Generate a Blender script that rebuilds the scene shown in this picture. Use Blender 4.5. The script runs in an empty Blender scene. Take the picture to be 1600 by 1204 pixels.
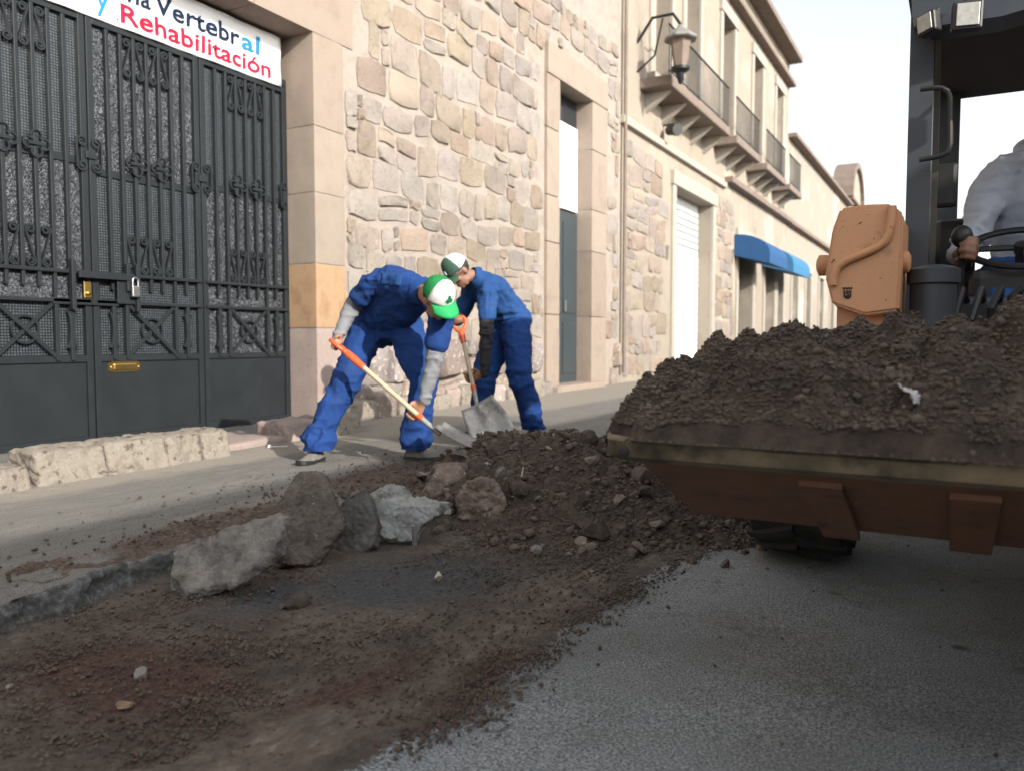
import bpy, bmesh, math, random
import numpy as np
from mathutils import Vector, Matrix
random.seed(7); rng = np.random.default_rng(7)
scene = bpy.context.scene
COL = scene.collection
R = math.radians

# ------------------------------------------------------------------ camera
CAMZ = 0.92; YAW = R(29.25); PITCH = math.atan(72/1250.0); FPX = 1250.0
camd = bpy.data.cameras.new('camera'); cam = bpy.data.objects.new('camera', camd); COL.objects.link(cam)
cam.location = (0, 0, CAMZ); cam.rotation_euler = (math.pi/2-PITCH, 0, YAW)
camd.sensor_width = 36; camd.lens = 36*FPX/1600; camd.clip_start = 0.05; camd.clip_end = 2000
camd.dof.use_dof = True; camd.dof.focus_distance = 3.1; camd.dof.aperture_fstop = 2.8
scene.camera = cam
CM = cam.rotation_euler.to_matrix()

# ------------------------------------------------------------------ sky, sun, exposure
SUNDIR = Vector((2.16, -0.85, 1.0)).normalized()      # towards the sun
elev = math.asin(SUNDIR.z); az = math.atan2(SUNDIR.x, SUNDIR.y)
world = bpy.data.worlds.new('World'); scene.world = world; world.use_nodes = True
wn = world.node_tree.nodes; wl = world.node_tree.links
bg = wn['Background']
sky = wn.new('ShaderNodeTexSky'); sky.sky_type = 'NISHITA'; sky.sun_disc = False
sky.sun_elevation = elev; sky.sun_rotation = az; sky.air_density = 1.0; sky.dust_density = 2.0; sky.ozone_density = 1.0
hs = wn.new('ShaderNodeHueSaturation'); hs.inputs['Saturation'].default_value = 0.22
wl.new(sky.outputs[0], hs.inputs['Color']); wl.new(hs.outputs[0], bg.inputs['Color'])
bg.inputs['Strength'].default_value = 0.15
sd = bpy.data.lights.new('sun', 'SUN'); sun = bpy.data.objects.new('sun', sd); COL.objects.link(sun)
sd.energy = 3.2; sd.angle = R(0.6); sd.color = (1.0, 0.94, 0.86)
sun.rotation_euler = SUNDIR.to_track_quat('Z', 'Y').to_euler(); sun.location = (6, -4, 9)
scene.view_settings.view_transform = 'Standard'; scene.view_settings.look = 'None'
scene.view_settings.gamma = 1.0; scene.view_settings.exposure = 1.12
scene.cycles.max_bounces = 6

# ------------------------------------------------------------------ geometry helpers
def ray(px, py):
    v = CM @ Vector(((px-800)/FPX, (602-py)/FPX, -1.0)); return v
def ond(px, py, d): return Vector((0, 0, CAMZ)) + ray(px, py)*d
def onz(px, py, z):
    r = ray(px, py); return Vector((0, 0, CAMZ)) + r*((z-CAMZ)/r.z)
def onx(px, py, x):
    r = ray(px, py); return Vector((0, 0, CAMZ)) + r*(x/r.x)
def ony(px, py, y):
    r = ray(px, py); return Vector((0, 0, CAMZ)) + r*(y/r.y)

def _hash(ix, iy, iz, seed):
    h = (ix*374761393 + iy*668265263 + iz*2147483647 + seed*974634777) & 0xFFFFFFFF
    h = ((h ^ (h >> 13))*1274126177) & 0xFFFFFFFF
    h = ((h ^ (h >> 15))*2246822519) & 0xFFFFFFFF
    return ((h ^ (h >> 16)) & 0xFFFFFF)/float(0xFFFFFF)*2-1
def vnoise(P, seed=0):
    P = np.asarray(P, float); i = np.floor(P).astype(np.int64); f = P-i; f = f*f*f*(f*(f*6-15)+10)
    x, y, z = i[:, 0], i[:, 1], i[:, 2]; out = 0
    for dx in (0, 1):
        wx = f[:, 0] if dx else 1-f[:, 0]
        for dy in (0, 1):
            wy = f[:, 1] if dy else 1-f[:, 1]
            for dz in (0, 1):
                wz = f[:, 2] if dz else 1-f[:, 2]
                out = out + wx*wy*wz*_hash(x+dx, y+dy, z+dz, seed)
    return out
def fbm(P, octv=4, gain=0.5, seed=0, lac=2.03):
    P = np.asarray(P, float); a = 1.0; s = 0; t = 0
    for o in range(octv):
        s = s + a*vnoise(P+o*17.3, seed+o*7); t += a; a *= gain; P = P*lac
    return s/t
def smooth01(a, b, x):
    t = np.clip((x-a)/(b-a), 0, 1); return t*t*(3-2*t)

def link(name, me, mat=None, parent=None):
    o = bpy.data.objects.new(name, me); COL.objects.link(o)
    if mat is not None and not me.materials: me.materials.append(mat)
    if parent is not None: o.parent = parent
    return o
def empty(name, loc=(0, 0, 0), rz=0):
    o = bpy.data.objects.new(name, None); COL.objects.link(o); o.location = loc; o.rotation_euler = (0, 0, rz)
    o.empty_display_size = 0.1; return o
def tag(o, label=None, cat=None, group=None, kind=None):
    if label: o['label'] = label
    if cat: o['category'] = cat
    if group: o['group'] = group
    if kind: o['kind'] = kind
    return o
def np_mesh(name, V, F, mat=None, smooth=False):
    V = np.asarray(V, np.float32); F = np.asarray(F, np.int32); k = F.shape[1]
    me = bpy.data.meshes.new(name); me.vertices.add(len(V)); me.vertices.foreach_set('co', V.ravel())
    me.loops.add(F.size); me.loops.foreach_set('vertex_index', F.ravel())
    me.polygons.add(len(F)); me.polygons.foreach_set('loop_start', np.arange(0, F.size, k, dtype=np.int32))
    me.update(calc_edges=True); me.validate()
    if smooth: me.polygons.foreach_set('use_smooth', np.ones(len(F), bool))
    if mat: me.materials.append(mat)
    return me
def getv(me):
    a = np.empty(len(me.vertices)*3, np.float32); me.vertices.foreach_get('co', a); return a.reshape(-1, 3).astype(float)
def getn(me):
    a = np.empty(len(me.vertices)*3, np.float32); me.vertices.foreach_get('normal', a); return a.reshape(-1, 3).astype(float)
def setv(me, V): me.vertices.foreach_set('co', np.asarray(V, np.float32).ravel()); me.update()
def vcol(me, name, vals):
    at = me.color_attributes.new(name, 'FLOAT_COLOR', 'POINT')
    v = np.ones((len(me.vertices), 4), np.float32); vals = np.asarray(vals)
    if vals.ndim == 1: v[:, :3] = vals[:, None]
    else: v[:, :vals.shape[1]] = vals
    at.data.foreach_set('color', v.ravel())

class MB:
    def __init__(s): s.v = []; s.f = []
    def add(s, V, F):
        o = len(s.v); s.v += [tuple(p) for p in V]; s.f += [tuple(i+o for i in f) for f in F]; return s
    def box(s, a, b, bev=0.0):
        x0, y0, z0 = [min(p, q) for p, q in zip(a, b)]; x1, y1, z1 = [max(p, q) for p, q in zip(a, b)]
        if bev <= 0:
            return s.add([(x0,y0,z0),(x1,y0,z0),(x1,y1,z0),(x0,y1,z0),(x0,y0,z1),(x1,y0,z1),(x1,y1,z1),(x0,y1,z1)],
                         [(3,2,1,0),(4,5,6,7),(0,1,5,4),(1,2,6,5),(2,3,7,6),(3,0,4,7)])
        bm = bmesh.new(); bmesh.ops.create_cube(bm, size=1)
        for v in bm.verts: v.co = Vector((x0+(v.co.x+.5)*(x1-x0), y0+(v.co.y+.5)*(y1-y0), z0+(v.co.z+.5)*(z1-z0)))
        bmesh.ops.bevel(bm, geom=bm.edges[:], offset=min(bev, .49*min(x1-x0, y1-y0, z1-z0)), segments=2, affect='EDGES', profile=.5)
        return s.bm(bm)
    def bm(s, bm):
        bm.verts.index_update(); s.add([v.co[:] for v in bm.verts], [[v.index for v in f.verts] for f in bm.faces]); bm.free(); return s
    def tube(s, pts, r, seg=8, cap=True, flat=None):
        pts = [Vector(p) for p in pts]; n = len(pts)
        rs = r if isinstance(r, (list, tuple)) else [r]*n
        V = []; F = []; prev = None
        for i, p in enumerate(pts):
            t = (pts[min(i+1, n-1)]-pts[max(i-1, 0)]).normalized()
            if prev is None:
                a = Vector((0, 0, 1)) if abs(t.z) < .9 else Vector((1, 0, 0)); u = (a-t*a.dot(t)).normalized()
            else:
                u = (prev-t*prev.dot(t)); u = u.normalized() if u.length > 1e-6 else prev
            prev = u; w = t.cross(u)
            for k in range(seg):
                an = 2*math.pi*k/seg; V.append(p+(u*math.cos(an)+w*math.sin(an))*rs[i])
        for i in range(n-1):
            for k in range(seg):
                F.append((i*seg+k, i*seg+(k+1) % seg, (i+1)*seg+(k+1) % seg, (i+1)*seg+k))
        if cap: F.append(tuple(range(seg-1, -1, -1))); F.append(tuple((n-1)*seg+k for k in range(seg)))
        return s.add(V, F)
    def loft(s, rings, cap=True, close=True):
        m = len(rings[0]); V = [p for r_ in rings for p in r_]; F = []
        for i in range(len(rings)-1):
            for k in range(m if close else m-1):
                F.append((i*m+k, i*m+(k+1) % m, (i+1)*m+(k+1) % m, (i+1)*m+k))
        if cap: F.append(tuple(range(m-1, -1, -1))); F.append(tuple((len(rings)-1)*m+k for k in range(m)))
        return s.add(V, F)
    def sphere(s, c, r, seg=12, rings=8):
        rr = r if isinstance(r, (list, tuple)) else (r, r, r); c = Vector(c)
        bm = bmesh.new(); bmesh.ops.create_uvsphere(bm, u_segments=seg, v_segments=rings, radius=1)
        for v in bm.verts: v.co = Vector((v.co.x*rr[0], v.co.y*rr[1], v.co.z*rr[2]))+c
        return s.bm(bm)
    def lathe(s, prof, axis_o, axis, seg=20):
        ax = Vector(axis).normalized(); a = Vector((0, 0, 1)) if abs(ax.z) < .9 else Vector((1, 0, 0))
        u = (a-ax*a.dot(ax)).normalized(); w = ax.cross(u); o = Vector(axis_o)
        rings = [[o+ax*h+(u*math.cos(2*math.pi*k/seg)+w*math.sin(2*math.pi*k/seg))*max(r, 1e-4) for k in range(seg)] for r, h in prof]
        return s.loft(rings)
    def prism(s, poly, d):
        poly = [Vector(p) for p in poly]; d = Vector(d); return s.loft([poly, [p+d for p in poly]])
    def build(s, name, mat=None, parent=None, smooth=False, sharp=None):
        me = bpy.data.meshes.new(name); me.from_pydata([tuple(p) for p in s.v], [], s.f)
        bm = bmesh.new(); bm.from_mesh(me); bmesh.ops.recalc_face_normals(bm, faces=bm.faces[:]); bm.to_mesh(me); bm.free()
        if smooth:
            me.polygons.foreach_set('use_smooth', np.ones(len(me.polygons), bool))
            me.set_sharp_from_angle(angle=R(sharp or 40))
        return link(name, me, mat, parent)
def boxo(name, a, b, mat, parent=None, bev=0.004): return MB().box(a, b, bev).build(name, mat, parent)

def remesh(mb, voxel, sm=4, fac=0.5):
    me = bpy.data.meshes.new('tmp'); me.from_pydata([tuple(p) for p in mb.v], [], mb.f)
    bm = bmesh.new(); bm.from_mesh(me); bmesh.ops.recalc_face_normals(bm, faces=bm.faces[:]); bm.to_mesh(me); bm.free()
    o = bpy.data.objects.new('tmp', me); COL.objects.link(o)
    m = o.modifiers.new('r', 'REMESH'); m.mode = 'VOXEL'; m.voxel_size = voxel; m.use_smooth_shade = True
    if sm: k = o.modifiers.new('s', 'SMOOTH'); k.iterations = sm; k.factor = fac
    dg = bpy.context.evaluated_depsgraph_get(); ev = o.evaluated_get(dg)
    out = bpy.data.meshes.new_from_object(ev); bpy.data.objects.remove(o); bpy.data.meshes.remove(me)
    out.polygons.foreach_set('use_smooth', np.ones(len(out.polygons), bool)); out.materials.clear(); return out

# ------------------------------------------------------------------ materials
def nmat(name):
    m = bpy.data.materials.new(name); m.use_nodes = True
    return m, m.node_tree.nodes, m.node_tree.links, m.node_tree.nodes['Principled BSDF']
def c4(c): return (c[0], c[1], c[2], 1)
def ramp(n, l, src, stops, interp='LINEAR'):
    r = n.new('ShaderNodeValToRGB'); r.color_ramp.interpolation = interp; e = r.color_ramp.elements
    while len(e) < len(stops): e.new(.5)
    for k, (p, c) in enumerate(stops): e[k].position = p; e[k].color = c4(c) if len(c) == 3 else c
    l.new(src, r.inputs[0]); return r.outputs[0]
def noise_n(n, l, co, scale, detail=5, rough=.6, dist=0, dim='3D'):
    t = n.new('ShaderNodeTexNoise'); t.inputs['Scale'].default_value = scale; t.inputs['Detail'].default_value = detail
    t.inputs['Roughness'].default_value = rough; t.inputs['Distortion'].default_value = dist
    if co is not None: l.new(co, t.inputs['Vector'])
    return t.outputs[0]
def mixc(n, l, fac, a, b, mode='MIX'):
    m = n.new('ShaderNodeMix'); m.data_type = 'RGBA'; m.blend_type = mode
    for inp, v in ((m.inputs[0], fac), (m.inputs[6], a), (m.inputs[7], b)):
        if isinstance(v, (int, float)): inp.default_value = v
        elif isinstance(v, tuple): inp.default_value = c4(v)
        else: l.new(v, inp)
    return m.outputs[2]
def math_n(n, l, op, a, b=0.0, clamp=False):
    m = n.new('ShaderNodeMath'); m.operation = op; m.use_clamp = clamp
    for inp, v in ((m.inputs[0], a), (m.inputs[1], b)):
        if isinstance(v, (int, float)): inp.default_value = v
        else: l.new(v, inp)
    return m.outputs[0]
def coords(n, l, rnd=True, world_=False):
    tc = n.new('ShaderNodeTexCoord')
    if world_:
        g = n.new('ShaderNodeNewGeometry'); return g.outputs['Position']
    co = tc.outputs['Object']
    if rnd:
        oi = n.new('ShaderNodeObjectInfo'); mp = n.new('ShaderNodeVectorMath'); mp.operation = 'ADD'
        sc = n.new('ShaderNodeVectorMath'); sc.operation = 'SCALE'; sc.inputs[0].default_value = (37, 19, 53)
        l.new(oi.outputs['Random'], sc.inputs['Scale']); l.new(co, mp.inputs[0]); l.new(sc.outputs[0], mp.inputs[1]); co = mp.outputs[0]
    return co
def bump_n(n, l, bs, hgt, strength, dist, prev=None):
    b = n.new('ShaderNodeBump'); b.inputs['Strength'].default_value = strength; b.inputs['Distance'].default_value = dist
    l.new(hgt, b.inputs['Height'])
    if prev is not None: l.new(prev, b.inputs['Normal'])
    return b.outputs[0]
def MAT(name, cols, scale=6, rough=.8, metal=0, bump=.3, bscale=60, bdist=.004, rnd=0.0, rough_var=.0, speck=None, spec=.5, big=None, hue=0.0):
    """cols: list of colours blended by noise; rnd: brightness change from object to object; speck=(scale, colour, threshold)"""
    m, n, l, p = nmat(name); co = coords(n, l)
    nz = noise_n(n, l, co, scale, 6, .65)
    k = len(cols)
    if k > 1:
        stops = [(.3+.4*i/(k-1), c) for i, c in enumerate(cols)]; col = ramp(n, l, nz, stops)
    else:
        col = mixc(n, l, .5, cols[0], cols[0])
    if big:
        col = mixc(n, l, ramp(n, l, noise_n(n, l, co, big[0], 4, .6), [(big[2], (0,0,0)), (big[2]+.15, (1,1,1))]), col, big[1])
    if speck:
        sp = ramp(n, l, noise_n(n, l, co, speck[0], 3, .5), [(speck[2], (0,0,0)), (speck[2]+.06, (1,1,1))])
        col = mixc(n, l, sp, col, speck[1])
    if rnd or hue:
        oi = n.new('ShaderNodeObjectInfo'); h = n.new('ShaderNodeHueSaturation')
        mr = n.new('ShaderNodeMapRange'); mr.inputs[3].default_value = 1-rnd; mr.inputs[4].default_value = 1+rnd
        l.new(oi.outputs['Random'], mr.inputs[0]); l.new(mr.outputs[0], h.inputs['Value'])
        if hue:
            mh = n.new('ShaderNodeMapRange'); mh.inputs[3].default_value = .5-hue; mh.inputs[4].default_value = .5+hue
            fr = math_n(n, l, 'FRACT', math_n(n, l, 'MULTIPLY', oi.outputs['Random'], 17.0)); l.new(fr, mh.inputs[0]); l.new(mh.outputs[0], h.inputs['Hue'])
            ms = n.new('ShaderNodeMapRange'); ms.inputs[3].default_value = .5; ms.inputs[4].default_value = 1.05
            l.new(math_n(n, l, 'FRACT', math_n(n, l, 'MULTIPLY', oi.outputs['Random'], 43.0)), ms.inputs[0]); l.new(ms.outputs[0], h.inputs['Saturation'])
        l.new(col, h.inputs['Color']); col = h.outputs[0]
    l.new(col, p.inputs['Base Color']); p.inputs['Roughness'].default_value = rough; p.inputs['Metallic'].default_value = metal
    p.inputs['Specular IOR Level'].default_value = spec
    if rough_var:
        mr = n.new('ShaderNodeMapRange'); mr.inputs[3].default_value = rough-rough_var; mr.inputs[4].default_value = rough+rough_var
        l.new(nz, mr.inputs[0]); l.new(mr.outputs[0], p.inputs['Roughness'])
    if bump:
        h = noise_n(n, l, co, bscale, 8, .7); l.new(bump_n(n, l, p, h, bump, bdist), p.inputs['Normal'])
    return m

def wm(o):
    m = o.matrix_basis.copy()
    return m if o.parent is None else wm(o.parent) @ o.matrix_parent_inverse @ m
_link0 = link
def link(name, me, mat=None, parent=None):
    o = _link0(name, me, mat)
    if parent is not None:
        o.parent = parent; o.matrix_parent_inverse = wm(parent).inverted()
    return o
def inst(name, me, parent, M_):
    o = link(name, me, None, parent); o.matrix_basis = M_; return o
T = Matrix.Translation

# ------------------------------------------------------------------ colour library
m_mortar = MAT('lime_mortar', [(0.2656,0.2234,0.1828), (0.3199,0.2756,0.2363), (0.2355,0.1944,0.1604)], 3, .95, bump=.8, bscale=45, bdist=.02, big=(4, (.26,.22,.19), .60))
m_rubble = MAT('rubble_stone', [(0.189,0.1451,0.1083), (0.2544,0.2007,0.1528), (0.2185,0.1761,0.1388)], 9, .92, bump=.85, bscale=30, bdist=.024, rnd=.15, hue=.014, speck=(26, (.14,.108,.088), .65), big=(7, (.23,.18,.148), .62))
m_base = MAT('foundation_stone', [(0.148,0.1036,0.0814), (0.2664,0.2072,0.1702), (0.1998,0.1628,0.1406)], 4, .95, bump=.9, bscale=18, bdist=.02, rnd=.22, hue=.02, speck=(22, (.5,.42,.35), .6))
m_pink = MAT('pink_quarry_stone', [(0.2189,0.1698,0.135), (0.2661,0.2108,0.1681), (0.2426,0.1991,0.1572)], 3, .9, bump=.45, bscale=45, bdist=.006, rnd=.06, speck=(40, (.28,.2,.17), .66))
m_yel = MAT('yellow_quarry_stone', [(0.2376,0.1905,0.1481), (0.2666,0.2189,0.1733), (0.2318,0.1848,0.1513)], 3, .9, bump=.35, bscale=45, bdist=.006, rnd=.05)
m_orange = MAT('ochre_stained_stone', [(0.2812,0.1776,0.0962), (0.3256,0.2146,0.1258), (0.2442,0.1406,0.074)], 4, .9, bump=.35, bscale=45, bdist=.006)
m_grey_st = MAT('grey_pink_stone', [(0.2516,0.1924,0.1702), (0.3108,0.2516,0.222)], 5, .92, bump=.5, bscale=40, bdist=.008, speck=(35, (.22,.16,.14), .62))
m_plaster = MAT('cream_plaster', [(0.2535,0.2146,0.1688), (0.2838,0.2437,0.1941), (0.2173,0.1799,0.1435)], 1.2, .93, bump=.25, bscale=30, bdist=.006, big=(.35, (.45,.37,.30), .55))
m_pale = MAT('pale_plaster', [(0.2656,0.2321,0.1885), (0.2898,0.2553,0.2138)], 1.0, .93, bump=.2, bscale=30, bdist=.006, big=(.5, (.50,.44,.37), .55))
m_brownled = MAT('weathered_ledge', [(0.148,0.111,0.0888), (0.2072,0.1628,0.1332)], 4, .9, bump=.4, bscale=30)
m_kerb = MAT('limewashed_kerb', [(0.2264,0.1981,0.1604), (0.2768,0.2453,0.2013), (0.1698,0.1447,0.1164)], 7, .95, bump=1.0, bscale=34, bdist=.022, rnd=.05, speck=(22, (.13,.10,.08), .60), big=(5, (.20,.165,.125), .56))
m_gate = MAT('gate_paint', [(0.0153,0.01785,0.01997), (0.0204,0.0238,0.02635)], 3, .42, bump=.12, bscale=80, bdist=.002, rough_var=.08, speck=(90, (.08,.08,.08), .76), spec=.22)
m_brass = MAT('brass', [(.60,.40,.12), (.70,.50,.20)], 8, .3, metal=1, bump=.1, bscale=60)
m_steel = MAT('steel', [(.45,.46,.47), (.6,.6,.6)], 12, .32, metal=1, bump=.1)
m_black = MAT('black_plastic', [(.012,.012,.013), (.02,.02,.02)], 10, .5, bump=.1)
m_darkglass = MAT('dark_glass', [(.012,.016,.020), (.02,.025,.03)], 2, .12, bump=.05, bscale=5)
m_door = MAT('dark_door', [(.030,.040,.045), (.040,.050,.055)], 2, .5, bump=.2, bscale=30)
m_white = MAT('white_panel', [(.70,.70,.70), (.76,.76,.76)], 2, .6, bump=.1)
m_blueaw = MAT('blue_canvas', [(0.00888,0.05772,0.1598), (0.01332,0.07548,0.1998)], 4, .8, bump=.2)
m_blueaw2 = MAT('light_blue_canvas', [(0.02664,0.1332,0.2575), (0.03108,0.151,0.2753)], 4, .8, bump=.2)
m_wframe = MAT('pale_stone_frame', [(0.3061,0.2735,0.2279), (0.3386,0.3061,0.2605)], 3, .9, bump=.2)

# frosted and wired glass
def glassmat(name, wired):
    m, n, l, p = nmat(name); co = coords(n, l, False)
    if not wired:
        v = n.new('ShaderNodeTexVoronoi'); v.feature = 'F1'; v.inputs['Scale'].default_value = 85; l.new(co, v.inputs['Vector'])
        nz = noise_n(n, l, co, 48, 3, .6, 1.5)
        col = ramp(n, l, nz, [(.44, (.008,.010,.013)), (.54, (.035,.040,.046)), (.64, (.125,.132,.145))])
        l.new(col, p.inputs['Base Color']); p.inputs['Roughness'].default_value = .22
        l.new(bump_n(n, l, p, nz, .9, .012), p.inputs['Normal'])
    else:
        br = n.new('ShaderNodeTexBrick'); br.offset = 0; br.inputs['Scale'].default_value = 1
        mp = n.new('ShaderNodeMapping'); mp.inputs['Rotation'].default_value = (math.pi/2, 0, math.pi/2)
        sw = n.new('ShaderNodeSeparateXYZ'); cb = n.new('ShaderNodeCombineXYZ'); l.new(co, sw.inputs[0])
        l.new(sw.outputs[1], cb.inputs[0]); l.new(sw.outputs[2], cb.inputs[1]); l.new(cb.outputs[0], br.inputs['Vector'])
        br.inputs['Brick Width'].default_value = .021; br.inputs['Row Height'].default_value = .021; br.inputs['Mortar Size'].default_value = .0034
        br.inputs['Color1'].default_value = (.045,.055,.062,1); br.inputs['Color2'].default_value = (.07,.08,.088,1); br.inputs['Mortar'].default_value = (.012,.014,.016,1)
        l.new(br.outputs['Color'], p.inputs['Base Color']); p.inputs['Roughness'].default_value = .25
        l.new(bump_n(n, l, p, br.outputs['Fac'], .8, .006), p.inputs['Normal'])
    return m
m_frost = glassmat('frosted_glass', False); m_wired = glassmat('wired_glass', True)

# ------------------------------------------------------------------ road
def graded(a, b, step, lo, hi, k=1.35):
    c = list(np.arange(a, b+1e-6, step)); s = step
    while c[-1] < hi: s *= k; c.append(min(c[-1]+s, hi))
    s = step; pre = []
    x = a
    while x > lo: s *= k; x = max(x-s, lo); pre.append(x)
    return np.array(pre[::-1]+c)
def gridmesh(name, X, Y, Z, mat):
    ny, nx = X.shape; V = np.stack([X, Y, Z], -1).reshape(-1, 3)
    i = np.arange(ny*nx).reshape(ny, nx); F = np.stack([i[:-1, :-1], i[:-1, 1:], i[1:, 1:], i[1:, :-1]], -1).reshape(-1, 4)
    return np_mesh(name, V, F, mat, True), V
def edge_x(y):
    y = np.asarray(y, float); q = np.stack([y*2.2, y*0, y*0], -1); q2 = np.stack([y*11, y*0+3, y*0], -1)
    near = smooth01(-1, .8, y)*(1-smooth01(6.5, 8, y))
    return -2.62 + near*(.13*fbm(q, 3, .5, 5) + .05*fbm(q2, 3, .6, 9))
def trench_x(y):
    q = np.stack([y*1.1, y*0, y*0+4], -1); q2 = np.stack([y*7, y*0+3, y*0], -1)
    return -1.07 + .10*fbm(q, 3, .5, 15) + .05*fbm(q2, 3, .6, 19) + .03*(y-2)

m_road, n, l, p = nmat('asphalt_and_dirt')
co = coords(n, l, False)
att = n.new('ShaderNodeAttribute'); att.attribute_name = 'mask'; sp = n.new('ShaderNodeSeparateColor'); l.new(att.outputs['Color'], sp.inputs[0])
fine = noise_n(n, l, co, 150, 3, .8); mid = noise_n(n, l, co, 9, 6, .65); big = noise_n(n, l, co, 1.1, 5, .6); coarse = noise_n(n, l, co, 55, 5, .7)
asp = mixc(n, l, .72, ramp(n, l, mid, [(.3, (.13,.146,.156)), (.7, (.22,.243,.255))]), ramp(n, l, fine, [(.40, (.016,.018,.021)), (.455, (.15,.168,.180)), (.55, (.29,.318,.335)), (.66, (.58,.60,.61))]))
asp = mixc(n, l, ramp(n, l, big, [(.42, (0,0,0)), (.62, (1,1,1))]), asp, mixc(n, l, .5, asp, (.085,.082,.072)))
vs = n.new('ShaderNodeMapping'); vs.inputs['Rotation'].default_value = (0, 0, R(25)); vs.inputs['Scale'].default_value = (4.5, 1.8, 1); l.new(co, vs.inputs[0])
scr = noise_n(n, l, vs.outputs[0], 5, 6, .7)
asp = mixc(n, l, ramp(n, l, scr, [(.60, (0,0,0)), (.72, (.4,.4,.4))]), asp, (.27,.265,.25))
stn = ramp(n, l, noise_n(n, l, co, 4.5, 3, .5, .6), [(.66, (0,0,0)), (.73, (.55,.55,.55))])
asp = mixc(n, l, stn, asp, (.025,.026,.027))
dirt = ramp(n, l, coarse, [(.30, (.030,.024,.020)), (.47, (.078,.062,.050)), (.62, (.13,.106,.087)), (.78, (.25,.215,.185))])
dirt = mixc(n, l, ramp(n, l, mid, [(.38, (0,0,0)), (.62, (.8,.8,.8))]), dirt, mixc(n, l, .65, dirt, (.125,.105,.088)))
dirt = mixc(n, l, ramp(n, l, noise_n(n, l, co, 3.2, 5, .65), [(.40, (.75,.75,.75)), (.58, (0,0,0))]), dirt, mixc(n, l, .7, dirt, (.030,.024,.021)))
red = ramp(n, l, coarse, [(.3, (.030,.016,.013)), (.5, (.068,.037,.029)), (.72, (.125,.078,.062))])
wet = ramp(n, l, coarse, [(.35, (.028,.031,.034)), (.55, (.058,.061,.064)), (.75, (.10,.098,.093))])
tan = ramp(n, l, scr, [(.36, (.075,.060,.049)), (.55, (.13,.106,.086)), (.72, (.25,.215,.18))])
def thr(fac, lo, hi, src=coarse):
    return ramp(n, l, math_n(n, l, 'ADD', fac, math_n(n, l, 'MULTIPLY', math_n(n, l, 'SUBTRACT', src, .5), .9)), [(lo, (0,0,0)), (hi, (1,1,1))])
col = mixc(n, l, thr(sp.outputs[0], .42, .58), asp, dirt)
col = mixc(n, l, thr(sp.outputs[1], .40, .75, mid), col, red)
col = mixc(n, l, thr(sp.outputs[2], .40, .70, mid), col, wet)
att2 = n.new('ShaderNodeAttribute'); att2.attribute_name = 'mask2'; sp2 = n.new('ShaderNodeSeparateColor'); l.new(att2.outputs['Color'], sp2.inputs[0])
col = mixc(n, l, thr(sp2.outputs[0], .45, .8, mid), col, tan)
l.new(col, p.inputs['Base Color']); p.inputs['Roughness'].default_value = .82; p.inputs['Specular IOR Level'].default_value = .35
b1 = bump_n(n, l, p, fine, .55, .004); b2 = bump_n(n, l, p, coarse, .55, .010, b1); l.new(b2, p.inputs['Normal'])

xs = graded(-3.0, 1.9, .0135, -400, 400); ys = graded(.75, 4.6, .0135, -400, 900)
X, Y = np.meshgrid(xs, ys); Pf = np.stack([X.ravel(), Y.ravel(), X.ravel()*0], -1)
te = trench_x(Pf[:, 1]); dm = smooth01(.10, -.12, Pf[:, 0]-te)*smooth01(-3, -.5, Pf[:, 1])*(1-smooth01(4.6, 5.6, Pf[:, 1]))
cr = fbm(Pf*np.array([26, 26, 1]), 4, .6, 3); lo = fbm(Pf*np.array([2.3, 2.3, 1]), 3, .5, 8)
wetm = np.exp(-(((Pf[:, 0]+1.80)/.42)**2 + ((Pf[:, 1]-2.45-.35*(Pf[:, 0]+1.8))/.48)**2))
wetm = np.maximum(wetm, .8*np.exp(-(((Pf[:, 0]+2.15)/.22)**2 + ((Pf[:, 1]-2.0)/.35)**2)))*dm
redm = np.clip(np.exp(-(((Pf[:, 0]+1.95)/.45)**2 + ((Pf[:, 1]-1.35)/.28)**2)) + .8*np.exp(-(((Pf[:, 0]+1.33)/.14)**2 + ((Pf[:, 1]-1.62)/.45)**2)), 0, 1)*dm
tanm = np.exp(-((Pf[:, 0]-te+.20)/.15)**2)*dm*(.75+.45*smooth01(-.1, .4, lo)) + .7*np.exp(-((Pf[:, 0]+1.52)/.06)**2)*smooth01(1.2, 1.4, Pf[:, 1])*(1-smooth01(1.7, 1.9, Pf[:, 1]))
Zr = dm*(.004+.012*np.clip(cr, -.3, 1)*(1-.8*wetm) + .02*lo) + .004*lo*(np.abs(Pf[:, 0]) < 4) + .006*dm*np.exp(-((Pf[:, 0]-te+.06)/.06)**2)
for (px_, py_, rr_, k_) in ((1500, 1012, .05, .62), (1390, 1137, .03, .5), (1545, 1140, .03, .5), (1300, 925, .07, .5), (1180, 940, .10, .45)):
    q_ = onz(px_, py_, 0); wetm = np.maximum(wetm, k_*np.exp(-(((Pf[:, 0]-q_.x)/rr_)**2+((Pf[:, 1]-q_.y)/(rr_*.8))**2)))
q_ = onz(773, 1131, 0); d_ = np.hypot(Pf[:, 0]-q_.x, Pf[:, 1]-q_.y); wetm = np.maximum(wetm, .75*np.exp(-((d_-.032)/.012)**2))
me, V = gridmesh('road', X, Y, Zr.reshape(X.shape), m_road)
vcol(me, 'mask', np.stack([dm, redm, wetm], -1)); vcol(me, 'mask2', np.stack([tanm, tanm*0, tanm*0], -1))
road = link('road', me); tag(road, 'grey asphalt road, brown with spilt dirt along its broken edge', None, None, 'structure')

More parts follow.
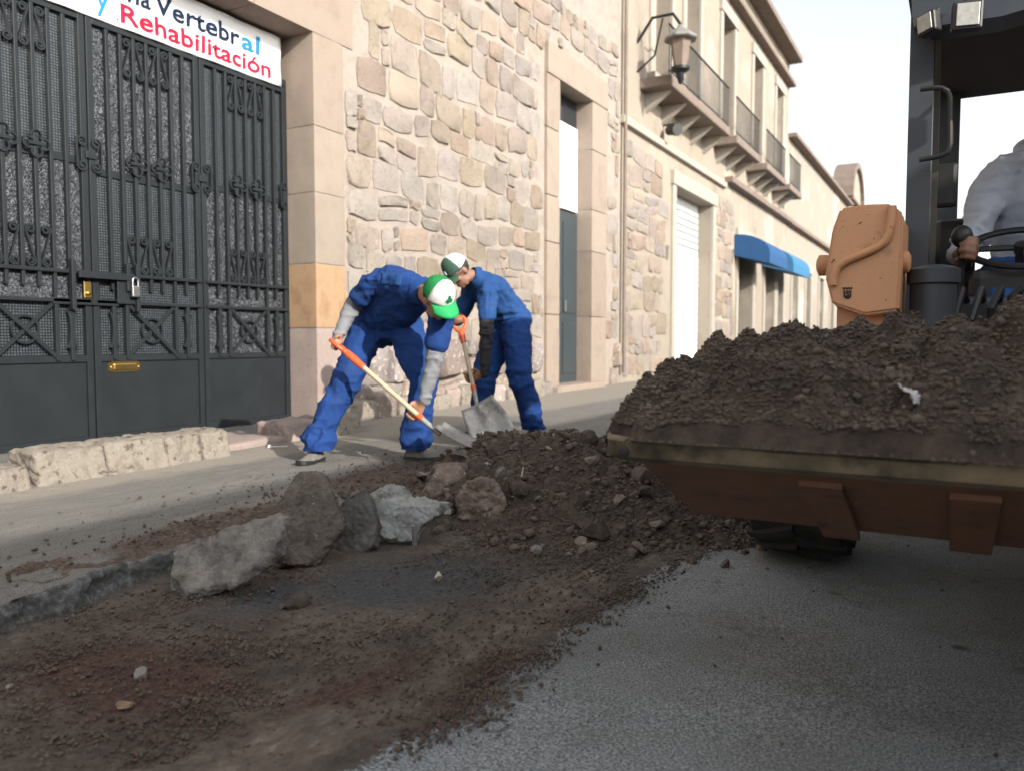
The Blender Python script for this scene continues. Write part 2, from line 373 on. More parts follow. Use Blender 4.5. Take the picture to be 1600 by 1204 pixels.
# ------------------------------------------------------------------ sidewalk (broken along the trench)
SW = .11
m_side, n, l, p = nmat('worn_sidewalk')
co = coords(n, l, False); att = n.new('ShaderNodeAttribute'); att.attribute_name = 'mask'; sp = n.new('ShaderNodeSeparateColor'); l.new(att.outputs['Color'], sp.inputs[0])
fine = noise_n(n, l, co, 190, 4, .75); mid = noise_n(n, l, co, 6, 6, .65); coarse = noise_n(n, l, co, 40, 5, .7)
mpv = n.new('ShaderNodeMapping'); mpv.inputs['Scale'].default_value = (5, 1.0, 1); l.new(co, mpv.inputs[0]); strk = noise_n(n, l, mpv.outputs[0], 4, 6, .7)
base = mixc(n, l, .5, ramp(n, l, strk, [(.3, (.085,.083,.078)), (.7, (.20,.19,.172))]), ramp(n, l, fine, [(.38, (.02,.02,.02)), (.48, (.12,.117,.11)), (.66, (.33,.315,.285))]))
dust = ramp(n, l, fine, [(.3, (.17,.15,.125)), (.6, (.27,.245,.205))])
dirt = ramp(n, l, coarse, [(.3, (.030,.022,.018)), (.5, (.080,.056,.044)), (.72, (.17,.125,.095))])
grey = ramp(n, l, coarse, [(.3, (.035,.036,.037)), (.5, (.085,.086,.085)), (.72, (.22,.22,.21))])
def thr(fac, lo, hi, src): return ramp(n, l, math_n(n, l, 'ADD', fac, math_n(n, l, 'MULTIPLY', math_n(n, l, 'SUBTRACT', src, .5), .9)), [(lo, (0,0,0)), (hi, (1,1,1))])
col = mixc(n, l, thr(sp.outputs[0], .35, .8, strk), base, dust)
col = mixc(n, l, thr(sp.outputs[1], .4, .62, coarse), col, dirt)
col = mixc(n, l, thr(sp.outputs[2], .4, .6, coarse), col, grey)
l.new(col, p.inputs['Base Color']); p.inputs['Roughness'].default_value = .9
b1 = bump_n(n, l, p, fine, .6, .004); b2 = bump_n(n, l, p, coarse, .4, .008, b1); l.new(b2, p.inputs['Normal'])
ys = graded(.6, 7.5, .02, -60, 300); ss = np.concatenate([np.linspace(0, .45, 20)[:-1], np.linspace(.45, 1, 90)])
S, Y = np.meshgrid(ss, ys); E = np.repeat(edge_x(ys)[:, None], len(ss), 1); X = -5.95+(E+5.95)*S
P0 = np.stack([X.ravel(), Y.ravel(), X.ravel()*0], -1)
lo = fbm(P0*np.array([1.6, 1.6, 1]), 3, .5, 28); cr = fbm(P0*np.array([24, 24, 1]), 4, .6, 23)
de = (E-X).ravel(); near = ((P0[:, 1] > 0) & (P0[:, 1] < 8))
crack = np.abs(fbm(P0*np.array([1.3, 1.0, 1])+3.1, 4, .55, 41)); crk = np.exp(-(crack/.012)**2)*near
Zs = SW + .012*lo*near + .003*cr - .02*smooth01(.12, 0, de)*near*(1+1.2*cr) - .008*crk
dirtm = np.exp(-(((P0[:, 0]+2.80)/.17)**2 + ((P0[:, 1]-2.35)/.50)**2))*1.3 + np.exp(-(((P0[:, 0]+2.95)/.35)**2 + ((P0[:, 1]-3.9)/.9)**2)) + .8*np.exp(-(((P0[:, 0]+2.86)/.06)**2 + ((P0[:, 1]-1.62)/.12)**2))
Zs = Zs + .022*np.clip(dirtm, 0, 1)*np.clip(.4+cr*1.4+lo, 0, 2)*near
dirtm = dirtm+.8*crk
dustm = np.clip(np.exp(-((P0[:, 0]+4.35)/.32)**2) + .9*smooth01(5.2, 6.5, P0[:, 1])*smooth01(-4.3, -4.8, P0[:, 0]) + .45*np.exp(-((P0[:, 0]+3.05)/.16)**2)*(lo > -.1), 0, 1)
rows = []; drop = [(.004, -.010), (.010, -.028), (.010, -.05), (.012, -.075), (.016, -.10), (.05, -.135)]
V0 = np.stack([X, Y, Zs.reshape(X.shape)], -1)
me0 = V0; ex = V0[:, -1, :]
for dx, dz in drop:
    r_ = ex.copy(); q = ex*np.array([14, 14, 14])+np.array([0, 0, dz*30]); nn = fbm(q, 4, .6, 61)
    nearv = (ex[:, 1] > 0)*(ex[:, 1] < 8); r_[:, 0] += dx+.045*nn*nearv; r_[:, 2] += dz; rows.append(r_)
V1 = np.concatenate([V0]+[r_[:, None, :] for r_ in rows], 1)
ny, nx = V1.shape[:2]; i = np.arange(ny*nx).reshape(ny, nx); F = np.stack([i[:-1, :-1], i[:-1, 1:], i[1:, 1:], i[1:, :-1]], -1).reshape(-1, 4)
me = np_mesh('sidewalk', V1.reshape(-1, 3), F, m_side, True)
def pad(a, v=0.0):
    a = a.reshape(X.shape); return np.concatenate([a, np.full((ny, len(drop)), v)], 1).ravel()
gm = pad(smooth01(.035, .0, de), 1.0); dmk = pad(np.clip(dirtm, 0, 1), .35)
vcol(me, 'mask', np.stack([pad(dustm), dmk, gm*(1-.75*np.clip(dmk, 0, 1))], -1))
side = link('sidewalk', me); tag(side, 'worn grey sidewalk with a broken edge above the dug-up strip', None, None, 'structure')

# ------------------------------------------------------------------ rough blocks and rocks
def rough_block(a, b, cuts=14, rnd=.02, amp=.008, freq=14, seed=0, amp2=.0):
    a = np.array(a, float); b = np.array(b, float); c = (a+b)/2; h = np.abs(b-a)/2
    bm = bmesh.new(); bmesh.ops.create_cube(bm, size=2)
    bmesh.ops.subdivide_edges(bm, edges=bm.edges[:], cuts=cuts, use_grid_fill=True)
    bm.verts.index_update(); V = np.array([v.co[:] for v in bm.verts]); F = [[v.index for v in f.verts] for f in bm.faces]; bm.free()
    Pp = V*h; inner = np.clip(Pp, -(h-rnd), h-rnd); d = Pp-inner; ln = np.linalg.norm(d, axis=1, keepdims=True)
    Pp = inner+np.where(ln > 1e-9, d/np.maximum(ln, 1e-9)*rnd, 0)
    nrm = Pp/np.maximum(h, 1e-6); nrm = np.sign(nrm)*np.abs(nrm)**3; nrm /= np.maximum(np.linalg.norm(nrm, axis=1, keepdims=True), 1e-6)
    W = Pp+c
    Pp = Pp+nrm*(amp*fbm(W*freq, 4, .6, seed)+amp2*fbm(W*freq*.25, 2, .5, seed+3))[:, None]
    return Pp+c, F
def block(name, a, b, mat, parent=None, **k):
    V, F = rough_block(a, b, **k); return MB().add(V, F).build(name, mat, parent, True, 60)
_ico = {}
def ico(sub):
    if sub not in _ico:
        bm = bmesh.new(); bmesh.ops.create_icosphere(bm, subdivisions=sub, radius=1); bm.verts.index_update()
        _ico[sub] = (np.array([v.co[:] for v in bm.verts]), np.array([[v.index for v in f.verts] for f in bm.faces])); bm.free()
    return _ico[sub]
def rockV(sub, seed, scale=(1, 1, 1), planes=9, amp=.08, freq=2.0, lim=(.45, .85)):
    r_ = np.random.default_rng(seed); V, F = ico(sub); V = V.copy()
    for k in range(planes):
        nv = r_.normal(size=3); nv /= np.linalg.norm(nv); d = r_.uniform(*lim)
        ex_ = V@nv-d; V = V-np.outer(np.clip(ex_, 0, None), nv)
    nn = V/np.maximum(np.linalg.norm(V, axis=1, keepdims=True), 1e-6)
    V = V+nn*(amp*fbm(V*freq+seed*1.7, 4, .6, seed))[:, None]
    return V*np.array(scale), F
# ------------------------------------------------------------------ stone house with the gate
WX = -5.53; GX = -5.90
def wall_open(mb, y0, y1, z0, z1, ops, x, depth):
    ysb = sorted(set([y0, y1]+[o[0] for o in ops]+[o[1] for o in ops])); zsb = sorted(set([z0, z1]+[o[2] for o in ops]+[o[3] for o in ops]))
    ins = lambda y, z: any(o[0] < y < o[1] and o[2] < z < o[3] for o in ops)
    for i in range(len(ysb)-1):
        for j in range(len(zsb)-1):
            a, b, c, d = ysb[i], ysb[i+1], zsb[j], zsb[j+1]
            if not ins((a+b)/2, (c+d)/2): mb.add([(x, a, c), (x, b, c), (x, b, d), (x, a, d)], [(0, 1, 2, 3)])
    for (a, b, c, d) in ops:
        q = x-depth
        mb.add([(x, a, c), (q, a, c), (q, a, d), (x, a, d)], [(0, 1, 2, 3)]); mb.add([(x, b, c), (q, b, c), (q, b, d), (x, b, d)], [(3, 2, 1, 0)])
        mb.add([(x, a, d), (q, a, d), (q, b, d), (x, b, d)], [(0, 1, 2, 3)]); mb.add([(x, a, c), (q, a, c), (q, b, c), (x, b, c)], [(3, 2, 1, 0)])
    # roof and ends so that the house is a solid body
    D = 5.0
    mb.add([(x, y0, z1), (x, y1, z1), (x-D, y1, z1), (x-D, y0, z1)], [(0, 1, 2, 3)])
    mb.add([(x, y0, z0), (x, y0, z1), (x-D, y0, z1), (x-D, y0, z0)], [(0, 1, 2, 3)]); mb.add([(x, y1, z0), (x, y1, z1), (x-D, y1, z1), (x-D, y1, z0)], [(3, 2, 1, 0)])
def wall_obj(name, mb, mat, parent):
    me = bpy.data.meshes.new(name); me.from_pydata([tuple(v) for v in mb.v], [], mb.f); return link(name, me, mat, parent)

house = empty('stone_house', (WX, 6.0, 0)); tag(house, 'pinkish rubble-stone house with the wide iron gate and a tall narrow doorway', 'house')
GY0, GY1, GZ1 = 1.74, 5.94, 3.88
mb = MB(); wall_open(mb, -8, 13.9, -.1, 8.2, [(GY0, GY1, -.1, GZ1), (11.3, 12.56, .1, 4.9)], WX, .55)
wall_obj('wall', mb, m_mortar, house)
# ashlar round the gate
def ash(name, y0, y1, z0, z1, mat, seed, proud=.012, depth=.50, cuts=8):
    return block(name, (WX-depth, y0+.003, z0+.003), (WX+proud, y1-.003, z1-.003), mat, house, cuts=cuts, rnd=.012, amp=.004, freq=18, seed=seed, amp2=.006)
for k, (z0, z1, mt) in enumerate([(.05, 1.03, m_grey_st), (1.03, 1.66, m_orange), (1.66, 2.35, m_yel), (2.35, 2.99, m_yel), (2.99, 3.88, m_pink)]):
    ash('jamb_block', GY1-.012, 6.37, z0, z1, mt, 40+k)
    ash('jamb_block', GY0-.45, GY0+.012, z0, z1, m_pink, 60+k)
for k, (a, b) in enumerate([(1.2, 2.7), (2.7, 4.05), (4.05, 5.2), (5.2, 6.52)]):
    ash('lintel_block', a, b, 3.868, 4.42, m_pink, 70+k, proud=.015)
# doorway surround
for k, (z0, z1) in enumerate([(.1, 1.3), (1.3, 2.4), (2.4, 3.1), (3.1, 4.1), (4.1, 4.9)]):
    mt = m_yel if k in (2, 3) else m_pink
    ash('jamb_block', 10.86, 11.312, z0, z1, mt, 80+k, .05); ash('jamb_block', 12.548, 13.2, z0, z1, m_pink if k != 2 else m_yel, 90+k, .05)
ash('lintel_block', 10.86, 13.2, 4.888, 5.35, m_yel, 99, .07)
block('threshold', (WX-.4, 11.0, .05), (WX+.18, 12.9, .20), m_pink, house, cuts=8, rnd=.02, amp=.006, seed=100)
# the narrow door
dr = boxo('door', (WX-.27, 11.33, .2), (WX-.22, 12.54, 3.02), m_door, house)
for y0, y1 in ((11.40, 11.90), (11.97, 12.47)):
    for z0, z1 in ((.35, 1.2), (1.35, 2.85)): boxo('door_panel', (WX-.218, y0, z0), (WX-.205, y1, z1), m_door, dr)
MB().tube([(WX-.18, 12.0, 1.38), (WX-.18, 12.0, 1.56)], .02).build('door_handle', m_steel, dr, True)
tr_ = boxo('transom_panel', (WX-.25, 11.33, 3.06), (WX-.22, 12.54, 4.45), m_white, house)
for k, (yy, zz, w_, h_) in enumerate([(12.05, 4.0, .32, .28), (12.0, 3.68, .38, .22), (12.10, 3.45, .25, .14)]):
    MB().box((WX-.218, yy, zz), (WX-.214, yy+w_, zz+h_)).build('blue_print', MAT('sky_blue_print', [(.25,.45,.60), (.30,.5,.64)], 4, .6) if k == 0 else bpy.data.materials['sky_blue_print'], tr_)
boxo('transom_glass', (WX-.27, 11.33, 4.47), (WX-.24, 12.54, 4.88), m_darkglass, house)

# rubble stones: every stone its own piece
def stone_wall(parent, y0, y1, z0, z1, skips, x, seed, mats, cmin=.26, cmax=.42, wmin=.22, wmax=.62, lim=290, zbase=None):
    r_ = random.Random(seed); z = z0; cnt = 0
    while z < z1:
        h = r_.uniform(cmin, cmax)*(1.25 if zbase and z < zbase else 1)
        y = y0-r_.uniform(0, .2)
        wav = lambda yy, zz: .035*math.sin(yy*2.1+zz*5)+.02*math.sin(yy*5.3+zz*3)
        while y < y1:
            w = r_.uniform(wmin, wmax)*(1.15 if zbase and z < zbase else 1)
            cells = [(y, z, w, h)]
            q = r_.random()
            if q < .16: f = r_.uniform(.4, .6); cells = [(y, z, w, h*f), (y, z+h*f, w, h*(1-f))]
            elif q < .24: f = r_.uniform(.55, .7); cells = [(y, z, w*f, h), (y+w*f, z, w*(1-f), h*.5), (y+w*f, z+h*.5, w*(1-f), h*.5)]
            for (cy, cz, cw, ch) in cells:
                ya, yb, za, zb = max(cy, y0), min(cy+cw, y1), cz, min(cz+ch, z1)
                if yb-ya < .1 or zb-za < .08: continue
                if any(ya < s[1] and yb > s[0] and za < s[3] and zb > s[2] for s in skips): continue
                if cnt >= lim: return
                g = r_.uniform(.006, .016); ya += g; yb -= g; za += g; zb -= g
                my, mz = (ya+yb)/2, (za+zb)/2; hy, hz = (yb-ya)/2, (zb-za)/2; N = 12; e = r_.uniform(4, 9)
                ring = []
                for k in range(N):
                    a = 2*math.pi*(k+.5)/N; ca, sa = math.cos(a), math.sin(a); rr = (abs(ca)**e+abs(sa)**e)**(-1/e)
                    ring.append((my+hy*ca*rr+r_.uniform(-.014, .014), mz+hz*sa*rr+r_.uniform(-.014, .014)))
                ring = [(p, q_+wav(p, z)) for p, q_ in ring]
                mz += wav(my, z)
                base = zbase and z < zbase
                d = r_.uniform(.012, .03)+(r_.uniform(.03, .13) if base else 0); tl, tv = r_.uniform(-.016, .016), r_.uniform(-.012, .016)
                Vv = [Vector((x-.03, p, q_)) for p, q_ in ring]
                Vv += [Vector((x+d*.75, my+(p-my)*.96, mz+(q_-mz)*.96)) for p, q_ in ring]
                i2 = .88
                Vv += [Vector((x+d+r_.uniform(-.006, .008)+tl*(p-my)/hy+tv*(q_-mz)/hz, my+(p-my)*i2, mz+(q_-mz)*i2)) for p, q_ in ring]
                Vv.append(Vector((x+d+r_.uniform(-.002, .012), my, mz)))
                Ff = []
                for k in range(N):
                    k2 = (k+1) % N; Ff += [(k, k2, N+k2, N+k), (N+k, N+k2, 2*N+k2, 2*N+k), (2*N+k, 2*N+k2, 3*N)]
                loc = Vector((x, my, mz)); me = bpy.data.meshes.new('stone'); me.from_pydata([tuple(v-loc) for v in Vv], [], Ff)
                me.polygons.foreach_set('use_smooth', np.ones(len(Ff), bool)); me.set_sharp_from_angle(angle=R(50))
                me.materials.append(mats[1] if base else (mats[0] if r_.random() > .05 or len(mats) < 3 else mats[2]))
                inst('stone', me, parent, T(loc)); cnt += 1
            y += w
        z += h
stone_wall(house, 6.39, 13.85, .06, 6.5, [(10.84, 13.22, 0, 5.37), (6.2, 6.54, 3.86, 4.44)], WX, 3, (m_rubble, m_base, m_yel), zbase=.75)

# loose foundation footing that sticks out at the foot of the wall
r_ = random.Random(12); y = 6.05
foot = empty('wall_footing', (WX+.3, 8, SW)); tag(foot, 'rough pale footing of uneven stones along the foot of the stone house wall', 'footing')
while y < 10.8:
    w = r_.uniform(.28, .6); h = r_.uniform(.10, .26); d = r_.uniform(.18, .42)
    block('stone', (WX-.02, y+.01, SW-.05), (WX+d, y+w-.01, SW+h), r_.choice([m_kerb, m_kerb, m_grey_st, m_base]), foot, cuts=9, rnd=.045, amp=.022, freq=9, seed=int(y*100), amp2=.03); y += w

# ------------------------------------------------------------------ kerb stones
def kerb(label, x0, x1, pieces, h, seeds, mats, slope=0):
    k = empty('stone_kerb', ((x0+x1)/2, pieces[0][0], SW)); tag(k, label, 'kerb', 'old kerb stones before the house')
    for i, (a, b) in enumerate(pieces):
        V, F = rough_block((x0, a+.002, SW-.06), (x1, b-.002, SW+h), cuts=22, rnd=.025, amp=.020, freq=20, seed=seeds+i, amp2=.012)
        V = np.array(V); t = (V[:, 2]-SW)/h; V[:, 0] -= .05*np.clip(t, 0, 1)*(V[:, 0] > (x0+x1)/2)
        MB().add(V, F).build('kerb_block', mats[i % len(mats)], k, True, 60)
    return k
kerb('long cream limewashed kerb of weathered blocks in front of the gate', -4.76, -4.42, [(2.55, 2.98), (2.98, 3.40), (3.40, 3.66), (3.66, 3.90)], .185, 5, [m_kerb])
kerb('low broken pinkish kerb stump at the far left before the gate', -4.72, -4.40, [(2.05, 2.32), (2.32, 2.50)], .115, 25, [m_grey_st, m_kerb])
kerb('grey kerb stone beside the stone jamb behind the bending worker', -4.98, -4.62, [(4.62, 5.05), (5.05, 5.55)], .15, 35, [m_grey_st, m_kerb])
sl = empty('paving_slab', (-4.8, 4.25, SW)); tag(sl, 'flat pinkish paving slab between the two kerb stones', 'slab')
V, F = rough_block((-5.3, 3.98, SW-.04), (-4.62, 4.62, SW+.05), cuts=12, rnd=.02, amp=.01, freq=10, seed=77, amp2=.015); MB().add(V, F).build('slab', m_grey_st, sl, True, 60)

# ------------------------------------------------------------------ iron gate
gate = empty('iron_gate', (GX, 3.8, SW)); tag(gate, 'dark grey wrought-iron gate of tall barred leaves with scrolls and glass', 'gate')
def scroll_path(h, r, turns=1.35, s=True, n=22):
    up = []
    for i in range(n+1):
        a = i/n; ang = 2*math.pi*turns*(1-a); rad = r*(.22+.78*a**.8); up.append((rad*math.cos(ang), h/2-r+rad*math.sin(ang)))
    # ends at (r, h/2-r) moving clockwise (downwards)
    if s: dn = [(-p, -q) for p, q in up][::-1]
    else: dn = [(p, -q) for p, q in up][::-1]
    return up+dn
def flat_tube(path, r=.0065, depth=.022):
    # flat iron strip following a path in (y, z)
    pts = [Vector((0, p, q)) for p, q in path]; n_ = len(pts); rings = []
    for i in range(n_):
        t = (pts[min(i+1, n_-1)]-pts[max(i-1, 0)]).normalized(); nn = Vector((0, -t.z, t.y))*r; dx = Vector((depth/2, 0, 0))
        rings.append([pts[i]+nn+dx, pts[i]-nn+dx, pts[i]-nn-dx, pts[i]+nn-dx])
    return MB().loft(rings)
def proto(name, mb, smooth=True):
    o = mb.build(name, m_gate, None, smooth, 40); me = o.data; bpy.data.objects.remove(o); return me
me_s1 = proto('scroll', flat_tube(scroll_path(.30, .034))); me_s2 = proto('scroll', flat_tube([(-p, q) for p, q in scroll_path(.30, .034)]))
me_c = proto('side_scroll', flat_tube(scroll_path(.26, .042, s=False))); me_cm = proto('side_scroll', flat_tube([(-p, q) for p, q in scroll_path(.26, .042, s=False)]))
mbq = MB()
for cy, cz, a0 in ((.058, 0, 0), (0, .058, 90), (-.058, 0, 180), (0, -.058, 270)):
    pth = [(cy+.038*math.cos(R(a0-135+i*15)), cz+.038*math.sin(R(a0-135+i*15))) for i in range(19)]
    ft = flat_tube(pth); mbq.add(ft.v, ft.f)
mbq.box((-.012, -.06, -.012), (.014, .06, .012))
me_q = proto('quatrefoil', mbq)
mbr = MB(); ft = flat_tube([(.095*math.cos(R(i*12)), .095*math.sin(R(i*12))) for i in range(31)], .008); mbr.add(ft.v, ft.f); me_ring = proto('ring', mbr)
me_arc = proto('arc', flat_tube([(.055-.045*math.cos(R(i*9-63)), .14*math.sin(R(i*9-63))/.89) for i in range(15)], .007))
me_arcm = proto('arc', flat_tube([(-.055+.045*math.cos(R(i*9-63)), .14*math.sin(R(i*9-63))/.89) for i in range(15)], .007))
me_bar = proto('bar', MB().box((-.015, -.014, -.945), (.018, .014, .945), .003), False)
BX = GX+.02
zP0, zP1 = .14, .755       # solid panel
zX0, zX1 = .79, 1.195      # crossed panel
zR1, zR2 = 1.21, 1.43      # two rails
zTop = 3.33
Wd = 1.037
for li, y0 in enumerate((1.76, 2.802, 3.844, 4.886)):
    y1 = y0+Wd; sw_ = .055; step = (Wd-2*sw_)/8.0
    leaf = MB()
    leaf.box((GX-.02, y0+.004, zP0-.03), (GX+.03, y0+sw_, zTop+.06), .003).box((GX-.02, y1-sw_, zP0-.03), (GX+.03, y1-.004, zTop+.06), .003)
    for z0, z1 in ((zP0-.03, zP0+.03), (zP1-.01, zP1+.04), (zTop, zTop+.06)): leaf.box((GX-.019, y0+sw_, z0), (GX+.028, y1-sw_, z1), .003)
    lf = leaf.build('leaf_frame', m_gate, gate)
    boxo('lower_panel', (GX-.012, y0+sw_, zP0+.03), (GX+.010, y1-sw_, zP1-.01), m_gate, gate, .002)
    for z0 in (zR1, zR2): MB().box((BX-.012, y0+.02, z0-.014), (BX+.03, y1-.02, z0+.014), .003).build('rail', m_gate, gate)
    upm, lom = (m_frost, m_wired) if li == 2 else (m_wired, m_frost)
    zs = 2.28 if li != 2 else 2.22
    MB().box((GX-.016, y0+sw_, zs+.03), (GX-.010, y1-sw_, zTop)).build('pane', upm, gate)
    MB().box((GX-.016, y0+sw_, zR1), (GX-.010, y1-sw_, zs-.03)).build('pane', lom, gate)
    MB().box((GX-.016, y0+sw_, zX0), (GX-.010, y1-sw_, zR1-.006)).build('pane', m_wired if li < 3 else m_frost, gate)
    boxo('glazing_bar', (GX-.018, y0+sw_, zs-.028), (GX+.004, y1-sw_, zs+.028), m_gate, gate, .002)
    by = [y0+sw_+step*k for k in range(1, 8)]
    for k, yy in enumerate(by): inst('bar', me_bar, gate, T((BX, yy, zR2+.95)))
    for k, yy in enumerate([y0+sw_+step*(k+.5) for k in range(8)]):
        if 2 <= k <= 5:
            a, b = (me_s1, me_s2) if k % 2 == 0 else (me_s2, me_s1)
            inst('scroll', a, gate, T((BX+.004, yy, zTop-.17))); inst('scroll', b, gate, T((BX+.004, yy, zR2+.17)))
    for k in (2, 4): inst('quatrefoil', me_q, gate, T((BX+.022, by[k], 2.33)))
    inst('side_scroll', me_c, gate, T((BX+.016, y0+.055, 2.33))); inst('side_scroll', me_cm, gate, T((BX+.016, y1-.055, 2.33)))
    boxo('scroll_tie', (BX, y0-.03 if li else y0, 2.30), (BX+.025, y0+.06, 2.36), m_gate, gate, .003)
    # pickets between the rails, crossed panel, arcs
    for k, yy in enumerate(by):
        full = k in (1, 5); MB().box((BX-.010, yy-.012, zR1 if full else zR1+.10), (BX+.016, yy+.012, zR2), .002).build('picket', m_gate, gate)
    ya, yb = by[1], by[5]
    for yy in (ya, yb, by[0]-.0, by[6]): MB().box((BX-.010, yy-.016, zX0-.03), (BX+.024, yy+.016, zR1-.012), .003).build('post', m_gate, gate)
    for (p, q) in (((ya+.015, zX0), (yb-.015, zX1)), ((ya+.015, zX1), (yb-.015, zX0))):
        d_ = Vector((0, q[0]-p[0], q[1]-p[1])); nn = Vector((0, -d_.z, d_.y)).normalized()*.014; o_ = .0 if q[1] > p[1] else .012
        a_, b_ = Vector((BX+o_, p[0], p[1])), Vector((BX+o_, q[0], q[1]))
        MB().prism([a_+nn, a_-nn, b_-nn, b_+nn], (.012, 0, 0)).build('cross_brace', m_gate, gate)
    inst('ring', me_ring, gate, T((BX+.004, (ya+yb)/2, (zX0+zX1)/2)) @ Matrix.Diagonal((1, 1, 1.05, 1)))
    for yy in (by[0], by[6]):
        inst('arc', me_arc, gate, T((BX+.012, yy, (zX0+zX1)/2))); inst('arc', me_arcm, gate, T((BX+.012, yy, (zX0+zX1)/2)))
# outer frame, bolt, brass fittings
MB().box((GX-.03, GY0+.01, 3.395), (GX+.035, GY1-.03, 3.46), .004).build('top_rail', m_gate, gate)
boxo('side_post', (GX-.03, GY1-.03-.001, SW), (GX+.03, GY1-.014, 3.46), m_gate, gate)
for k in range(26): MB().sphere((GX+.036, 1.9+k*.158, 3.43), .010, 8, 6).build('rivet', m_gate, gate)
bolt = boxo('sliding_bolt', (BX+.045, 3.70, 1.385), (BX+.075, 4.13, 1.435), m_gate, gate)
for yy in (3.66, 4.115, 4.20): boxo('bolt_bracket', (BX+.03, yy-.016, 1.14 if yy != 4.115 else 1.30), (BX+.07, yy+.016, 1.52), m_gate, bolt)
boxo('bolt_plate', (BX+.012, 3.52, 1.18), (BX+.03, 4.05, 1.23), m_gate, bolt)
boxo('hasp', (BX+.03, 4.03, 1.20), (BX+.044, 4.20, 1.44), m_gate, bolt)
pl = boxo('lock_plate', (BX+.012, 3.765, 1.235), (BX+.024, 3.825, 1.36), m_brass, gate, .004)
MB().lathe([(.016, 0), (.016, .012), (.010, .016)], (BX+.024, 3.797, 1.27), (1, 0, 0), 14).build('key_cylinder', MAT('dark_brass', [(.25,.16,.05)], 5, .4, 1), pl, True)
ls = MB(); pts = []
for i in range(12): pass
zc = .70; yc0, yc1 = 3.965, 4.245
ls.prism([(GX+.011, yc0, zc-.03), (GX+.011, yc0+.03, zc-.042), (GX+.011, yc1-.03, zc-.042), (GX+.011, yc1, zc-.03), (GX+.011, yc1, zc+.03), (GX+.011, yc1-.03, zc+.042), (GX+.011, yc0+.03, zc+.042), (GX+.011, yc0, zc+.03)], (.008, 0, 0))
lso = ls.build('letter_slot', m_brass, gate)
boxo('slot_flap', (GX+.0195, yc0+.04, zc-.024), (GX+.034, yc1-.04, zc+.024), m_brass, lso, .006)
for yy in (yc0+.018, yc1-.018): MB().sphere((GX+.02, yy, zc), .006, 8, 6).build('screw', m_brass, lso)
pk = empty('padlock', (BX+.07, 4.155, 1.27)); tag(pk, 'silver padlock hanging from the gate bolt', 'padlock')
boxo('padlock_body', (BX+.074, 4.12, 1.255), (BX+.104, 4.19, 1.345), m_steel, pk, .008)
MB().tube([(BX+.089, 4.155+.024*math.cos(R(a)), 1.385+.026*math.sin(R(a))) for a in range(0, 181, 20)], .006).tube([(BX+.089, 4.131, 1.34), (BX+.089, 4.131, 1.386)], .006).tube([(BX+.089, 4.179, 1.34), (BX+.089, 4.179, 1.386)], .006).build('shackle', m_steel, pk, True)
# black panel stands in for the unlit passage behind the glass
boxo('passage_dark_panel', (WX-.72, GY0-.4, 0), (WX-.66, GY1+.5, 4.2), m_black, house)

# ------------------------------------------------------------------ banner
ban = empty('banner', (GX+.05, 4.4, 3.4)); tag(ban, 'white printed banner with red and blue lettering tied above the gate', 'banner')
BNX = GX+.045
ny_, nz_ = 60, 10; yy, zz = np.meshgrid(np.linspace(2.3, 5.84, ny_), np.linspace(3.375, 3.84, nz_))
xx = BNX+.006*np.sin(yy*9)+.004*np.sin(yy*23+zz*20)
me, _ = gridmesh('cloth', xx, yy, zz, MAT('banner_vinyl', [(.78,.78,.78), (.82,.82,.82)], 3, .45, bump=.05))
bo = link('cloth', me, None, ban); sm_ = bo.modifiers.new('s', 'SOLIDIFY'); sm_.thickness = .002
m_red = MAT('red_print', [(.40,.010,.035), (.46,.014,.045)], 3, .7, bump=0, spec=.1); m_navy = MAT('navy_print', [(.008,.016,.040), (.012,.024,.055)], 3, .7, bump=0, spec=.1); m_cyan = MAT('cyan_print', [(.015,.17,.36), (.02,.20,.40)], 3, .7, bump=0, spec=.1)
def lettering(txt, y0, y1, z0, cap, mat, off=.020, x=BNX+.012, parent=ban, name='lettering'):
    cu = bpy.data.curves.new('t', 'FONT'); cu.body = txt; cu.size = 1; cu.offset = off; cu.extrude = 0.0; cu.resolution_u = 3
    o = bpy.data.objects.new('t', cu); COL.objects.link(o)
    me = bpy.data.meshes.new_from_object(o.evaluated_get(bpy.context.evaluated_depsgraph_get())); bpy.data.objects.remove(o)
    V = getv(me); w = V[:, 0].max()-V[:, 0].min(); V[:, 0] -= V[:, 0].min(); capu = .70
    W = np.stack([np.full(len(V), x), y0+V[:, 0]/w*(y1-y0), z0+V[:, 1]/capu*cap], -1); W[:, 0] += .006*np.sin(W[:, 1]*9)+.004*np.sin(W[:, 1]*23+W[:, 2]*20)
    setv(me, W); me.materials.clear(); return link(name, me, mat, parent)
lettering('Rehabilitación', 4.13, 5.70, 3.42, .145, m_red, .016)
lettering('y', 3.93, 4.03, 3.46, .155, m_cyan, .016)
lettering('Vertebr', 4.43, 5.33, 3.60, .155, m_navy, .016); lettering('al', 5.35, 5.57, 3.60, .155, m_cyan, .016)
lettering('Columna', 3.55, 4.40, 3.60, .155, m_navy, .016)
